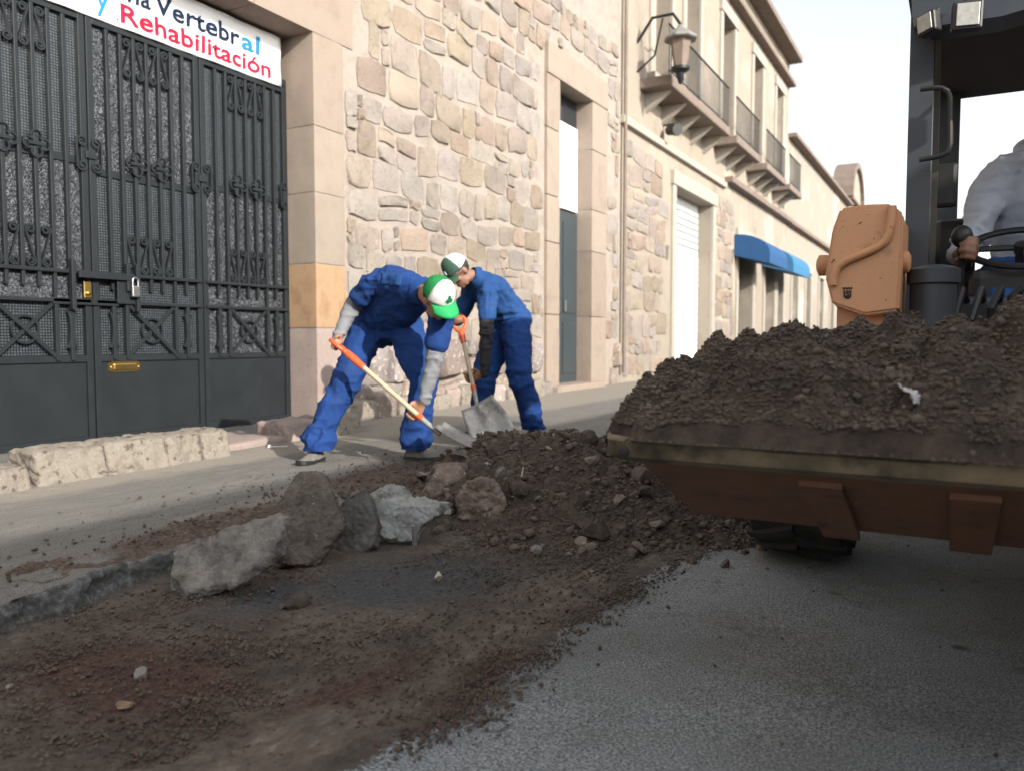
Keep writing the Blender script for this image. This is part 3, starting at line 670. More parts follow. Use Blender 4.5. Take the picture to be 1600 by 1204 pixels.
# ------------------------------------------------------------------ buildings further down the street
def windowed(name, label, y0, y1, z1, mat, ops, depth=.35):
    b = empty(name, (WX, (y0+y1)/2, 0)); tag(b, label, 'building')
    mb = MB(); wall_open(mb, y0, y1, -.1, z1, [o[:4] for o in ops], WX, depth); wall_obj('wall', mb, mat, b)
    for (a, c, z0, z2, kind) in ops:
        x = WX-depth
        if kind == 'win':
            w = boxo('window', (x-.04, a, z0), (x, c, z2), m_darkglass, b)
            for q in (a+.05, (a+c)/2, c-.05): boxo('window_frame', (x+.002, q-.04, z0), (x+.05, q+.04, z2), m_wframe, w)
            for q in (z0+.05, z0+(z2-z0)*.7, z2-.05): boxo('window_frame', (x+.003, a+.01, q-.035), (x+.045, c-.01, q+.035), m_wframe, w)
        elif kind == 'shut':
            d = boxo('shutter', (x-.04, a, z0), (x, c, z2), m_white, b)
            nrow = int((z2-z0)/.16)
            for k in range(nrow): boxo('shutter_slat', (x+.001, a+.02, z0+k*.16+.01), (x+.03, c-.02, z0+k*.16+.15), m_white if k < nrow*.72 else MAT_GLZ, d, .01)
        else:
            d = boxo('door', (x-.04, a, z0), (x, c, z2), m_door, b)
            for q in range(2):
                for (u, v) in ((.08, .45), (.5, .94)): boxo('door_panel', (x+.001, a+(c-a)*(.08+.46*q), z0+(z2-z0)*u), (x+.02, a+(c-a)*(.46+.46*q), z0+(z2-z0)*v), m_door, d)
        s = .22
        for q0, q1 in ((a-s, a+.004), (c-.004, c+s)): boxo('surround', (WX-.02, q0, z0-.02), (WX+.06, q1, z2+.002), m_wframe, b, .01)
        boxo('surround', (WX-.02, a-s-.04, z2-.004), (WX+.09, c+s+.04, z2+.3), m_wframe, b, .01)
        if kind == 'win': boxo('sill', (WX-.02, a-s-.05, z0-.14), (WX+.16, c+s+.05, z0-.022), m_wframe, b, .01)
    return b
MAT_GLZ = MAT('grey_glazing', [(.33,.36,.36), (.42,.44,.43)], 3, .4)
b2 = windowed('townhouse', 'tall cream stone townhouse with balconies and blue awnings', 13.9, 29.9, 10.9, m_plaster,
    [(17.1, 20.1, .1, 4.25, 'shut'), (22.8, 24.6, .1, 3.7, 'door'), (26.3, 27.8, .1, 3.7, 'door'), (28.3, 29.3, .1, 3.7, 'door'),
     (15.6, 16.7, 6.2, 9.2, 'win'), (17.7, 18.8, 6.2, 9.2, 'win'), (20.8, 22.0, 6.2, 9.2, 'win'), (24.3, 25.5, 6.2, 9.2, 'win'), (27.6, 28.7, 6.2, 9.2, 'win')])
for (a, b) in ((14.9, 19.4), (20.1, 22.7), (23.6, 26.4), (27.1, 29.2)):
    sb = boxo('balcony_slab', (WX-.02, a, 5.72), (WX+.62, b, 5.92), m_brownled, b2, .03)
    k = a+.3
    while k < b: MB().prism([(WX+.0, k, 5.719), (WX+.5, k, 5.719), (WX+.0, k, 5.35)], (0, .14, 0)).build('bracket', m_wframe, sb); k += 1.0
    rl = MB().tube([(WX+.57, a+.03, 6.85), (WX+.57, b-.03, 6.85)], .022, 6); rl.tube([(WX+.57, a+.03, 6.0), (WX+.57, b-.03, 6.0)], .014, 6)
    ro = rl.build('railing', m_gate, sb, True)
    mbb = MB(); q = a+.05
    while q < b: mbb.tube([(WX+.57, q, 5.92), (WX+.57, q, 6.85)], .009, 5); q += .13
    mbb.build('railing_bars', m_gate, sb, True)
boxo('cornice', (WX-.02, 13.9, 10.55), (WX+.45, 29.9, 10.75), m_brownled, b2, .03); boxo('cornice', (WX-.02, 13.9, 9.75), (WX+.25, 29.9, 9.9), m_brownled, b2, .03)
boxo('string_course', (WX-.02, 21.3, 5.02), (WX+.22, 29.9, 5.18), m_brownled, b2, .02)
boxo('string_course', (WX-.02, 13.9, 4.85), (WX+.10, 21.25, 5.0), m_wframe, b2, .02)
stone_wall(b2, 14.1, 22.3, .2, 4.7, [(16.8, 20.4, 0, 4.62)], WX, 9, (m_rubble, m_base, m_pink), .32, .5, .35, .8, lim=150)
MB().tube([(WX+.09, 13.95, .3), (WX+.09, 13.95, 8.2)], .035, 10).build('downpipe', m_brownled, b2, True)
# awnings
for k, (a, b, mt, lb) in enumerate([(22.4, 24.9, m_blueaw, 'dark blue canvas awning over the nearer shop door'), (25.9, 29.0, m_blueaw2, 'lighter blue canvas awning over the farther shop doors')]):
    aw = empty('awning', (WX, a, 3.2)); tag(aw, lb, 'awning', 'blue shop awnings')
    n_ = 6; rings = [[], []]
    for i in range(n_+1):
        an = R(90*i/n_); rings[0].append(Vector((WX+.02+.95*math.sin(an), a, 3.25+.55*math.cos(an)))); rings[1].append(Vector((WX+.02+.95*math.sin(an), b, 3.25+.55*math.cos(an))))
    for r_ in rings: r_.append(Vector((WX+.97, r_[0].y, 2.98))); r_.append(Vector((WX+.95, r_[0].y, 2.98))); r_.append(Vector((WX+.02, r_[0].y, 3.22)))
    MB().loft(rings).build('canopy', mt, aw)
    MB().tube([(WX, a+.03, 3.22), (WX+.94, a+.03, 3.2)], .02, 6).tube([(WX, b-.03, 3.22), (WX+.94, b-.03, 3.2)], .02, 6).build('awning_frame', m_gate, aw)
b3 = windowed('low_townhouse', 'long plain cream house beyond the awnings with a grey ledge', 29.9, 47, 8.2, m_pale,
    [(31, 32.2, .1, 3.6, 'door'), (34, 35.2, .1, 3.6, 'door'), (37.5, 38.7, .1, 3.6, 'door'), (41, 42.2, .1, 3.6, 'door'), (44.6, 45.8, .1, 3.6, 'door')])
boxo('string_course', (WX-.02, 29.9, 5.0), (WX+.22, 47, 5.15), m_brownled, b3, .02); boxo('cornice', (WX-.02, 29.9, 8.05), (WX+.3, 47, 8.2), m_brownled, b3, .02)
b4 = windowed('distant_house', 'farthest pale house at the end of the street with an arched roof gable', 47, 90, 8.6, m_pale,
    [(49, 50.2, .1, 3.4, 'door'), (54, 55.5, .1, 3.4, 'door'), (60, 61.5, .1, 3.4, 'door'), (52, 53.2, 5, 7.2, 'win'), (58, 59.2, 5, 7.2, 'win'), (66, 67.2, 5, 7.2, 'win')])
arc = [(WX+.1, 47+2.6*(1-math.cos(R(a))), 8.6+1.9*math.sin(R(a))) for a in range(0, 181, 15)]
MB().prism(arc, (-.8, 0, 0)).build('gable', m_pale, b4)
mbr_ = MB(); rr = []
for a in range(0, 181, 15): rr.append([Vector((x_, 49.6-(2.6+d_)*math.cos(R(a)), 8.6+(1.9+d_)*math.sin(R(a)))) for x_, d_ in ((WX+.3, 0), (WX+.3, .3), (WX-.8, .3), (WX-.8, 0))])
mbr_.loft(rr).build('gable_moulding', m_brownled, b4); boxo('cornice', (WX-.02, 47, 8.45), (WX+.3, 90, 8.6), m_brownled, b4, .02)
# wall lantern, flag, camera on the townhouse
lan = empty('wall_lantern', (WX, 14.6, 5.6)); tag(lan, 'old grey street lantern on a scrolled bracket high on the wall', 'lantern')
LX, LY = WX+.85, 14.75
MB().tube([(WX, LY, 6.55), (WX+.3, LY, 6.95), (WX+.7, LY, 6.95), (LX, LY, 6.72)], .03, 8).tube([(WX, LY, 6.0), (WX+.35, LY, 6.25), (WX+.5, LY, 6.9)], .02, 8).build('bracket', m_gate, lan, True)
MB().lathe([(.04, .42), (.08, .36), (.30, .20), (.32, .16), (.30, .14)], (LX, LY, 6.3), (0, 0, 1), 8).build('hood', MAT('lantern_zinc', [(.16,.16,.15), (.22,.21,.20)], 5, .5), lan)
MB().lathe([(.20, .14), (.12, -.35)], (LX, LY, 6.3), (0, 0, 1), 6).build('lantern_glass', m_brownled, lan)
MB().lathe([(.17, -.35), (.17, -.40), (.08, -.46), (.05, -.6), (.01, -.66)], (LX, LY, 6.3), (0, 0, 1), 10).build('base_finial', m_gate, lan, True)
cm = empty('security_camera', (WX, 16.2, 5.2)); tag(cm, 'black security camera on the wall below the balcony', 'camera')
MB().tube([(WX, 16.3, 5.35), (WX+.25, 16.3, 5.35)], .025, 8).build('arm', m_black, cm, True)
MB().lathe([(.02, -.02), (.10, 0), (.11, .22), (.13, .24), (.12, .30)], (WX+.15, 16.25, 5.22), (.8, -.6, -.15), 12).build('housing', m_black, cm, True)
# the house across the street that shades the road (behind the photographer)
opp = empty('facing_house', (5.0, 0, 0)); tag(opp, 'plain cream house on the opposite side of the street', 'building')
OX = 5.0; OH = 3.90
MB().box((OX, -40, -.1), (OX+8, 75, OH)).build('wall', m_plaster, opp)
boxo('cornice', (OX-.25, -40, OH-.25), (OX-.002, 75, OH-.02), m_wframe, opp, .03)
for k in range(12):
    y = -30+k*8; boxo('door', (OX-.03, y, .1), (OX-.004, y+1.4, 3.2), m_door, opp); boxo('window', (OX-.03, y+3, 1.2), (OX-.004, y+4.4, 3.2), m_darkglass, opp)
# ------------------------------------------------------------------ rubble, soil, loose stones
m_soil = MAT('dark_loose_soil', [(0.0306,0.02364,0.01948), (0.07233,0.05286,0.04173), (0.1183,0.08624,0.06677)], 18, .95, bump=1.0, bscale=90, bdist=.014, big=(3.5, (.155,.118,.090), .58), speck=(30, (.19,.165,.14), .70))
m_crumb = MAT('soil_crumbs', [(0.04207,0.03155,0.02475), (0.09014,0.06784,0.05262), (0.1502,0.1167,0.08975)], 9, .95, bump=.6, bscale=160, bdist=.004, big=(3.0, (.13,.10,.08), .58))
m_redcrumb = MAT('reddish_crumbs', [(0.054,0.02722,0.01891), (0.0972,0.05103,0.03671), (0.1512,0.09639,0.07342)], 9, .95, bump=.6, bscale=160, bdist=.004)
m_conc = MAT('broken_concrete', [(0.0845,0.078,0.0715), (0.221,0.208,0.1924), (0.351,0.3315,0.3055)], 13, .93, bump=1.0, bscale=70, bdist=.02, big=(5, (.05,.038,.031), .56), speck=(55, (.33,.31,.28), .66))
m_concd = MAT('dark_broken_concrete', [(0.052,0.0507,0.0494), (0.1105,0.1066,0.1014), (0.156,0.1495,0.1404)], 12, .93, bump=.9, bscale=60, bdist=.010, big=(6, (.045,.035,.029), .6))
m_concl = MAT('pale_broken_concrete', [(0.182,0.1885,0.182), (0.364,0.377,0.364), (0.468,0.481,0.468)], 10, .93, bump=1.0, bscale=60, bdist=.022, big=(7, (.075,.062,.052), .55))
m_concb = MAT('earthy_concrete', [(0.0715,0.052,0.0416), (0.169,0.13,0.1066), (0.247,0.2015,0.169)], 10, .95, bump=1.0, bscale=45, bdist=.014, speck=(40, (.28,.25,.21), .62))
m_concb2 = MAT('brown_grey_concrete', [(0.0715,0.0585,0.0494), (0.1495,0.1248,0.1066), (0.221,0.195,0.169)], 12, .94, bump=1.0, bscale=70, bdist=.02, big=(6, (.05,.035,.028), .57), speck=(50, (.28,.26,.23), .67))
m_stone_t = MAT('tan_stone', [(.20,.13,.085), (.30,.21,.15)], 14, .9, bump=.7, bscale=60, bdist=.006)
m_stone_g = MAT('grey_stone', [(.13,.125,.115), (.24,.23,.21)], 14, .9, bump=.7, bscale=60, bdist=.006, rnd=.25)
m_stone_b = MAT('brown_stone', [(.055,.042,.034), (.12,.092,.074)], 14, .95, bump=.8, bscale=60, bdist=.008, rnd=.3)
m_stone_w = MAT('pale_stone', [(.42,.38,.30), (.52,.48,.40)], 20, .9, bump=.9, bscale=60, bdist=.008)

def mound_h(x, y):
    P_ = np.stack([x, y, x*0], -1); wob = .10*fbm(P_*np.array([2.2, 2.2, 1]), 3, .5, 71)
    h = 0
    for (cx, cy, sx, sy, hh) in ((-2.58, 4.25, .40, .46, .24), (-2.05, 4.30, .42, .50, .25), (-1.55, 4.15, .42, .45, .17), (-2.30, 3.55, .38, .36, .13), (-1.75, 3.60, .45, .38, .10), (-1.05, 3.72, .36, .26, .075), (-2.75, 3.3, .22, .35, .10)):
        h = h+hh*np.exp(-((x-cx)/sx)**2-((y-cy)/sy)**2)
    h = h*1.10*(1+1.5*wob)-.032
    b = np.abs(fbm(P_*9, 3, .5, 73)); c = np.abs(fbm(P_*24, 3, .6, 74))
    h = h+np.clip(h+.04, 0, .12)/.12*(.12*(b-.18)+.045*(c-.18))
    return h
xs = np.arange(-3.25, -.55, .011); ys = np.arange(2.75, 5.35, .011); X, Y = np.meshgrid(xs, ys)
H = mound_h(X.ravel(), Y.ravel())
Pw = np.stack([X.ravel(), Y.ravel(), H], -1)
me, _ = gridmesh('soil_mound', X, Y, H.reshape(X.shape), m_soil)
mound = link('soil_mound', me); tag(mound, 'mound of dark dug-up soil heaped across the sidewalk edge and road', 'soil', None, 'stuff')

TPL = []
for s in range(10):
    Vt, Ft = rockV(1 if s < 5 else 0 if False else 1, 900+s, planes=9, amp=.22, freq=2.2, lim=(.35, .8)); TPL.append((Vt, Ft))
bm = bmesh.new(); bmesh.ops.create_icosphere(bm, subdivisions=1, radius=1); bm.free()
TPS = []
t_ = (1+5**.5)/2; IV = np.array([(-1,t_,0),(1,t_,0),(-1,-t_,0),(1,-t_,0),(0,-1,t_),(0,1,t_),(0,-1,-t_),(0,1,-t_),(t_,0,-1),(t_,0,1),(-t_,0,-1),(-t_,0,1)])/math.hypot(1, t_)
IF = np.array([(0,11,5),(0,5,1),(0,1,7),(0,7,10),(0,10,11),(1,5,9),(5,11,4),(11,10,2),(10,7,6),(7,1,8),(3,9,4),(3,4,2),(3,2,6),(3,6,8),(3,8,9),(4,9,5),(2,4,11),(6,2,10),(8,6,7),(9,8,1)])
for s in range(8): TPS.append((IV*(1+.35*rng.normal(size=(12, 1)))*rng.uniform(.7, 1.15, (1, 3)), IF))
def crumbs(name, P_, size, mat, label, cat, tp=None, flat=.75):
    tp = tp or TPS; Vs = []; Fs = []; off = 0; idx = rng.integers(0, len(tp), len(P_))
    for k, (Vt, Ft) in enumerate(tp):
        sel = np.where(idx == k)[0]
        if not len(sel): continue
        q = rng.normal(size=(len(sel), 4)); q /= np.linalg.norm(q, axis=1, keepdims=True); w, x, y, z = q.T
        Rm = np.stack([np.stack([1-2*(y*y+z*z), 2*(x*y-z*w), 2*(x*z+y*w)], -1), np.stack([2*(x*y+z*w), 1-2*(x*x+z*z), 2*(y*z-x*w)], -1), np.stack([2*(x*z-y*w), 2*(y*z+x*w), 1-2*(x*x+y*y)], -1)], 1)
        V = np.einsum('nij,vj->nvi', Rm, Vt); V[:, :, 2] *= flat
        V = V*size[sel][:, None, None]+P_[sel][:, None, :]
        F = Ft[None]+off+(np.arange(len(sel))*len(Vt))[:, None, None]
        Vs.append(V.reshape(-1, 3)); Fs.append(F.reshape(-1, 3)); off += len(sel)*len(Vt)
    o = link(name, np_mesh(name, np.concatenate(Vs), np.concatenate(Fs), mat)); tag(o, label, cat, None, 'stuff'); return o
def scatter(n_, x0, x1, y0, y1, dens):
    x = rng.uniform(x0, x1, n_); y = rng.uniform(y0, y1, n_); k = rng.random(n_) < dens(x, y); return x[k], y[k]
def lsize(n_, lo_, hi_, p=2.2): return lo_+(hi_-lo_)*rng.random(n_)**p
def nz2(x, y, f, s): return fbm(np.stack([x*f, y*f, x*0], -1), 3, .55, s)
def road_d(x, y):
    te = trench_x(y); d = smooth01(.12, -.06, x-te)
    wet = np.exp(-(((x+1.80)/.42)**2+((y-2.45-.35*(x+1.8))/.48)**2))
    band = np.exp(-((x-te+.02)/.07)**2); tanb = np.exp(-((x-te+.19)/.07)**2)
    base = .26+.55*smooth01(.02, .32, nz2(x, y, 3.1, 55))+.5*smooth01(3.3, 2.9, -y+0*x)*0
    return np.clip((d*base*(1-.88*wet)*(1-.35*tanb)+.9*band*smooth01(-.2, .25, nz2(x, y, 4, 57))+.7*d*np.exp(-((y-3.2)/.35)**2)), 0, 1)
x, y = scatter(80000, -2.62, -.85, .9, 4.2, road_d)
crumbs('soil_crumbs', np.stack([x, y, .006+0*x], -1), lsize(len(x), .0014, .0085, 3.2), m_crumb, 'fine brown soil crumbs spilt over the dug-up strip of road', 'soil')
x, y = scatter(16000, -2.6, -1.0, .9, 2.1, lambda x, y: road_d(x, y)*np.clip(np.exp(-(((x+1.95)/.5)**2+((y-1.35)/.35)**2))+np.exp(-((x-trench_x(y)+.1)/.14)**2), 0, 1))
crumbs('red_soil_crumbs', np.stack([x, y, .006+0*x], -1), lsize(len(x), .0016, .0066, 2.4), m_redcrumb, 'reddish crumbs of earth in the foreground of the dug-up strip', 'soil')
x, y = scatter(2600, -2.62, -.7, .9, 4.3, lambda x, y: road_d(x, y)*(.12+.5*smooth01(2.6, 3.3, y)))
crumbs('soil_clods', np.stack([x, y, .008+0*x], -1), lsize(len(x), .007, .020, 2.6), m_crumb, 'small brown clods lying on the dug-up strip', 'soil', TPL)
x, y = scatter(1500, -1.2, 1.4, 1.0, 4.6, lambda x, y: .12+.8*np.exp(-((x+1.0)/.16)**2)+.5*np.exp(-(((x+.6)/.3)**2+((y-3.4)/.3)**2)))
crumbs('asphalt_grit', np.stack([x, y, .003+0*x], -1), lsize(len(x), .0018, .007, 2.6), m_crumb, 'sparse dark grit scattered on the grey asphalt', 'grit')
def side_d(x, y): return np.clip(.05+1.3*np.exp(-(((x+2.82)/.16)**2+((y-2.35)/.5)**2))+np.exp(-(((x+2.95)/.32)**2+((y-3.9)/.8)**2))+.8*np.exp(-(((x+2.86)/.06)**2+((y-1.62)/.12)**2)), 0, 1)*(x < edge_x(y)-.03)
x, y = scatter(9000, -3.7, -2.5, 1.2, 5.4, side_d)
crumbs('sidewalk_crumbs', np.stack([x, y, SW+.010+0*x], -1), lsize(len(x), .002, .012, 3), m_crumb, 'brown crumbs of soil strewn on the sidewalk edge', 'soil')
# crumbs and clods on the mound
x, y = scatter(34000, -3.2, -.6, 2.8, 5.2, lambda x, y: (mound_h(x, y) > np.where(x < -2.62, .085, -.015))*.75)
crumbs('mound_crumbs', np.stack([x, y, mound_h(x, y)+.002], -1), lsize(len(x), .003, .015, 2.2), m_crumb, 'crumbly dark soil covering the rubble mound', 'soil')
x, y = scatter(2400, -3.1, -.65, 2.85, 5.0, lambda x, y: (mound_h(x, y) > np.where(x < -2.62, .09, -.01))*.6)
crumbs('mound_clods', np.stack([x, y, mound_h(x, y)+.006], -1), lsize(len(x), .009, .036, 2.4), m_crumb, 'lumps of dark soil on the rubble mound', 'soil', TPL)

# broken concrete slabs, drawn as outlines in metres with their own thickness
RV = Vector((math.cos(YAW), math.sin(YAW), 0)); FV = Vector((-math.sin(YAW), math.cos(YAW), 0))
def slab(label, px, base, depth, thick, tilt, yaw, mat, seed, zlow=-.02, amp=.018, name='broken_slab', voxel=.0075):
    mx_, my_ = sum(p for p, q in px)/len(px), max(q for p, q in px); px = [(mx_+(p-mx_)*1.20, my_+(q-my_)*1.18) for p, q in px]; cx = base[0]; s = depth/FPX; pts = [((p-cx)*s, (base[1]-q)*s/max(math.cos(R(tilt-13)), .5)) for p, q in px]
    # densify and roughen the outline
    out = []; r_ = random.Random(seed)
    for i in range(len(pts)):
        a, b = Vector(pts[i]+(0,)), Vector(pts[(i+1) % len(pts)]+(0,)); k = max(1, int((b-a).length/.035))
        for j in range(k):
            q = a.lerp(b, j/k); out.append((q.x+r_.uniform(-.006, .006), q.y+r_.uniform(-.006, .006)))
    u = (RV*math.cos(R(yaw))+FV*math.sin(R(yaw))); back = (FV*math.cos(R(yaw))-RV*math.sin(R(yaw)))
    v = Vector((0, 0, 1))*math.cos(R(tilt))+back*math.sin(R(tilt)); w = u.cross(v)
    P0_ = onz(base[0], base[1], max(zlow, 0)) if depth is None else ond(base[0], base[1], depth)
    ring = [P0_+u*a+v*b for a, b in out]
    mid = [P0_+u*(a)+v*(b) for a, b in out]; c_ = sum(ring, Vector())/len(ring)
    rings = [[c_+(p-c_)*.95-w*(thick*.0) for p in ring], [p-w*thick*.18 for p in ring], [c_+(p-c_)*1.02-w*thick*.6 for p in ring], [c_+(p-c_)*.88-w*thick for p in ring]]
    me = remesh(MB().loft(rings), voxel, 0)
    V = getv(me); cg = V.mean(0); rp = np.random.default_rng(seed+50)
    for k in range(12):
        nv = rp.normal(size=3); nv /= np.linalg.norm(nv); pr = (V-cg)@nv; dm_ = pr.max()*rp.uniform(.74, .93); V = V-np.outer(np.clip(pr-dm_, 0, None), nv)
    setv(me, V); N = getn(me)
    d = .30*amp*fbm(V*6+seed, 3, .5, seed)+amp*.45*(np.abs(fbm(V*17+seed, 3, .6, seed+5))-.2)+.55*amp*fbm(V*62, 3, .7, seed+8)
    V = V+N*d[:, None]; V[:, 2] += zlow-V[:, 2].min(); loc = V.mean(0); loc[2] = V[:, 2].min()
    setv(me, V-loc); o = link(name, me, mat); o.location = loc; tag(o, label, 'concrete', 'broken concrete slabs'); return o
slab('largest flat broken concrete slab lying nearest the camera, left of the rubble', [(224,930),(238,896),(294,874),(374,842),(402,854),(398,884),(350,942),(288,958),(236,954)], (320,966), 2.80, .08, 44, -14, m_conc, 1)
slab('tall upright slab of broken concrete leaning beside the largest flat slab', [(422,850),(430,822),(462,768),(490,742),(512,762),(541,812),(534,838),(492,888),(458,900),(430,882)], (480,898), 3.18, .11, 22, 14, m_concb2, 2)
slab('narrow dark slab of broken concrete standing between the upright slab and the pale one', [(524,780),(558,770),(586,845),(578,860),(532,868),(520,832)], (555,868), 3.42, .09, 14, -10, m_concd, 3)
slab('pale grey jagged lump of broken concrete with a pointed end', [(574,785),(598,767),(626,769),(645,785),(690,795),(697,803),(652,822),(645,848),(612,858),(590,842),(577,815)], (625,858), 3.52, .12, 12, 5, m_concl, 4, amp=.024)
slab('brown tilted slab of concrete half buried in the top of the mound', [(669,762),(704,726),(725,721),(743,744),(722,772),(690,781),(674,776)], (705,781), 4.15, .08, 35, 25, m_concb, 5, zlow=.07, voxel=.012)
slab('round earthy lump of concrete below the brown tilted slab', [(714,792),(735,757),(770,756),(791,785),(785,810),(742,820),(719,812)], (752,820), 3.88, .15, 8, 0, m_concb, 6, zlow=-.01, amp=.03)

def rock(label, px, py, size, mat, seed, z=None, cat='stone', group=None, shape=(1, .8, .7), name='loose_stone', sub=3, rot=None):
    z = 0 if z is None else z; P_ = onz(px, py, z) 
    V, F = rockV(sub, seed, shape, amp=.14, freq=1.8); V = V*size/2
    o = link(name, np_mesh(name, V, F, mat, True)); o.data.set_sharp_from_angle(angle=R(35))
    o.rotation_euler = (0, 0, rot if rot is not None else seed*1.3); o.location = (P_.x, P_.y, z-V[:, 2].min()*.75)
    tag(o, label, cat, group); return o
G1 = 'single stones lying on the road and rubble'
rock('brown lump of stone on the dark road in front of the upright slab', 466, 948, .11, m_stone_b, 11, group=G1)
rock('tiny brown chip left of the lump of stone before the upright slab', 440, 952, .035, m_stone_b, 12, group=G1)
rock('small cream-coloured porous stone alone on the dark road', 685, 905, .042, m_stone_w, 13, group=G1, shape=(.8, .8, 1))
rock('pale grey knobbly stone on the reddish dirt at the left', 221, 1060, .050, m_stone_g, 14, group=G1, shape=(1, .8, .9))
rock('flat tan stone on the reddish dirt below the knobbly grey one', 195, 1104, .052, m_stone_t, 15, group=G1, shape=(1, .7, .4))
rock('pale grey flat chip at the left edge of the picture', 12, 1074, .04, m_stone_g, 16, group=G1, shape=(1, .6, .3))
rock('smooth grey boulder under the corner of the bucket', 1032, 803, .155, m_stone_g, 17, group=G1, shape=(1, .7, .5), rot=.3)
rock('dark clod of earth in front of the rubble, below the white wrapper', 939, 845, .105, m_stone_b, 18, group=G1, shape=(1, .9, .85))
rock('orange-tan stone near the top right of the mound', 920, 752, .125, m_stone_t, 19, z=.10, group=G1)
rock('small brown stone just right of the orange-tan stone', 948, 745, .08, m_stone_b, 20, z=.12, group=G1, shape=(1, .8, 1))
rock('dark grey lump left of the orange-tan stone on the mound', 858, 745, .14, m_concd, 21, z=.15, group=G1)
rock('big dark clod on the very top of the mound at the shovel blade', 771, 703, .16, m_stone_b, 22, z=.22, group=G1, shape=(1, .9, .95))
rock('dark brown lump left of the white wrapper', 922, 778, .16, m_stone_b, 23, z=.02, group=G1)
rock('pale pebble near the foot of the mound', 866, 836, .045, m_stone_w, 24, group=G1, shape=(1, .8, .7))
rock('pinkish stone partly buried under the wrapper', 1000, 745, .11, m_stone_t, 25, z=.05, group=G1)
rock('tan flat stone at the right end of the mound by the bucket lip', 940, 704, .12, m_stone_t, 26, z=.14, group=G1, shape=(1, .8, .5))
rock('brown stone at the left shoulder of the mound by the boot', 703, 745, .12, m_concb, 27, z=.12, group=G1)
rock('small brown lump on the sidewalk beside the upright slab', 560, 752, .045, m_stone_b, 28, z=SW, group=G1)
rr = random.Random(5)
for k in range(70):
    x = rr.uniform(-2.5, -.8); y = rr.uniform(3.0, 4.3); h = float(mound_h(np.array([x]), np.array([y]))[0])
    V, F = rockV(2, 300+k, (1, rr.uniform(.6, .95), rr.uniform(.5, .85)), planes=7, amp=.14); s = rr.uniform(.018, .045)*(1 if rr.random() < .72 else 1.75); V = V*s
    o = link('rubble_stone', np_mesh('rubble_stone', V, F, rr.choice([m_stone_b, m_concb, m_concb, m_stone_g, m_concd, m_conc, m_concb2]), True)); o.data.set_sharp_from_angle(angle=R(35))
    o.location = (x, y, max(h, 0)+s*.35); o.rotation_euler = (rr.uniform(-.5, .5), rr.uniform(-.5, .5), rr.uniform(0, 6))
    mt_ = o.data.materials[0].name; cn = {'brown_stone': 'dark brown', 'earthy_concrete': 'earth-caked', 'grey_stone': 'grey', 'dark_broken_concrete': 'charcoal grey', 'broken_concrete': 'pale grey', 'brown_grey_concrete': 'grey-brown'}.get(mt_, 'brown')
    zn = ('at the left shoulder' if x < -2.1 else 'in the middle' if x < -1.5 else 'at the right end')+(' of the mound near its front foot' if y < 3.45 else ' of the mound halfway up' if y < 3.9 else ' of the mound near the crest')
    tag(o, ('chip-sized' if s < .028 else 'egg-sized' if s < .045 else 'fist-sized')+' '+cn+' stone '+zn, 'stone', 'small stones in the mound')
for k in range(26):
    x = rr.uniform(-2.55, -1.0); y = rr.uniform(3.25, 4.45); h = float(mound_h(np.array([x]), np.array([y]))[0])
    if h < .01: continue
    V, F = rockV(3, 500+k, (1, rr.uniform(.65, .95), rr.uniform(.55, .85)), planes=11, amp=.30, freq=2.4, lim=(.35, .8)); s = rr.uniform(.045, .095); V = V*s
    mt = rr.choice([m_concb, m_concb, m_soil, m_concb2, m_soil]); o = link('soil_chunk', np_mesh('soil_chunk', V, F, mt, True)); o.data.set_sharp_from_angle(angle=R(40)); o.location = (x, y, h+s*.25); o.rotation_euler = (rr.uniform(-.6, .6), rr.uniform(-.6, .6), rr.uniform(0, 6))
    zn = ('at the left' if x < -2.1 else 'in the middle' if x < -1.5 else 'at the right')+(' of the mound low down' if y < 3.6 else ' of the mound at mid height' if y < 4.0 else ' of the mound near the top')
    tag(o, ('big' if s > .07 else 'medium')+' '+{'earthy_concrete': 'earth-caked concrete', 'dark_loose_soil': 'dark soil', 'brown_grey_concrete': 'grey-brown concrete'}[mt.name]+' chunk '+zn, 'chunk', 'chunks in the rubble mound')
# litter
def crumple(label, c, size, mat, seed, name, cat):
    g = np.linspace(-1, 1, 18); A, B = np.meshgrid(g, g*.7); Q = np.stack([A.ravel(), B.ravel(), A.ravel()*0], -1)
    Z = .45*fbm(Q*1.6+seed, 3, .6, seed)+.25*np.abs(fbm(Q*3.1, 2, .5, seed+2)); ax = fbm(Q*1.2+9, 2, .5, seed+4)*.35
    me, _ = gridmesh(name, (A+ax.reshape(A.shape))*size, B*size*(.8+.4*A), Z.reshape(A.shape)*size, mat); o = link(name, me); o.location = c
    o.rotation_euler = (.5, -.3, seed); sm_ = o.modifiers.new('s', 'SOLIDIFY'); sm_.thickness = .002; tag(o, label, cat); return o
m_wrap = MAT('plastic_wrapper', [(.62,.66,.74), (.72,.75,.8)], 6, .35, bump=.3, bscale=20)
crumple('crumpled white plastic wrapper on the rubble under the bucket corner', onz(985, 768, .10), .055, m_wrap, 3, 'plastic_wrapper', 'litter')
stem = MB(); a = onz(812, 800, .03)+Vector((0, 0, .02)); stem.tube([a, a+Vector((.0, .01, .06)), a+Vector((.01, .02, .12)), a+Vector((-.005, .03, .17)), a+Vector((.0, .04, .21))], [.006, .005, .008, .005, .003], 6)
tag(stem.build('dry_stem', MAT('dry_straw', [(.36,.29,.17), (.48,.40,.26)], 30, .9), None, True), 'dry straw-coloured stem sticking up from the soil mound', 'stem')
pp = slabp = ond(650, 838, 3.42); pb = MB(); pb.tube([pp+Vector((-.006, 0, .045)), pp+Vector((.008, -.02, -.035))], .011, 12)
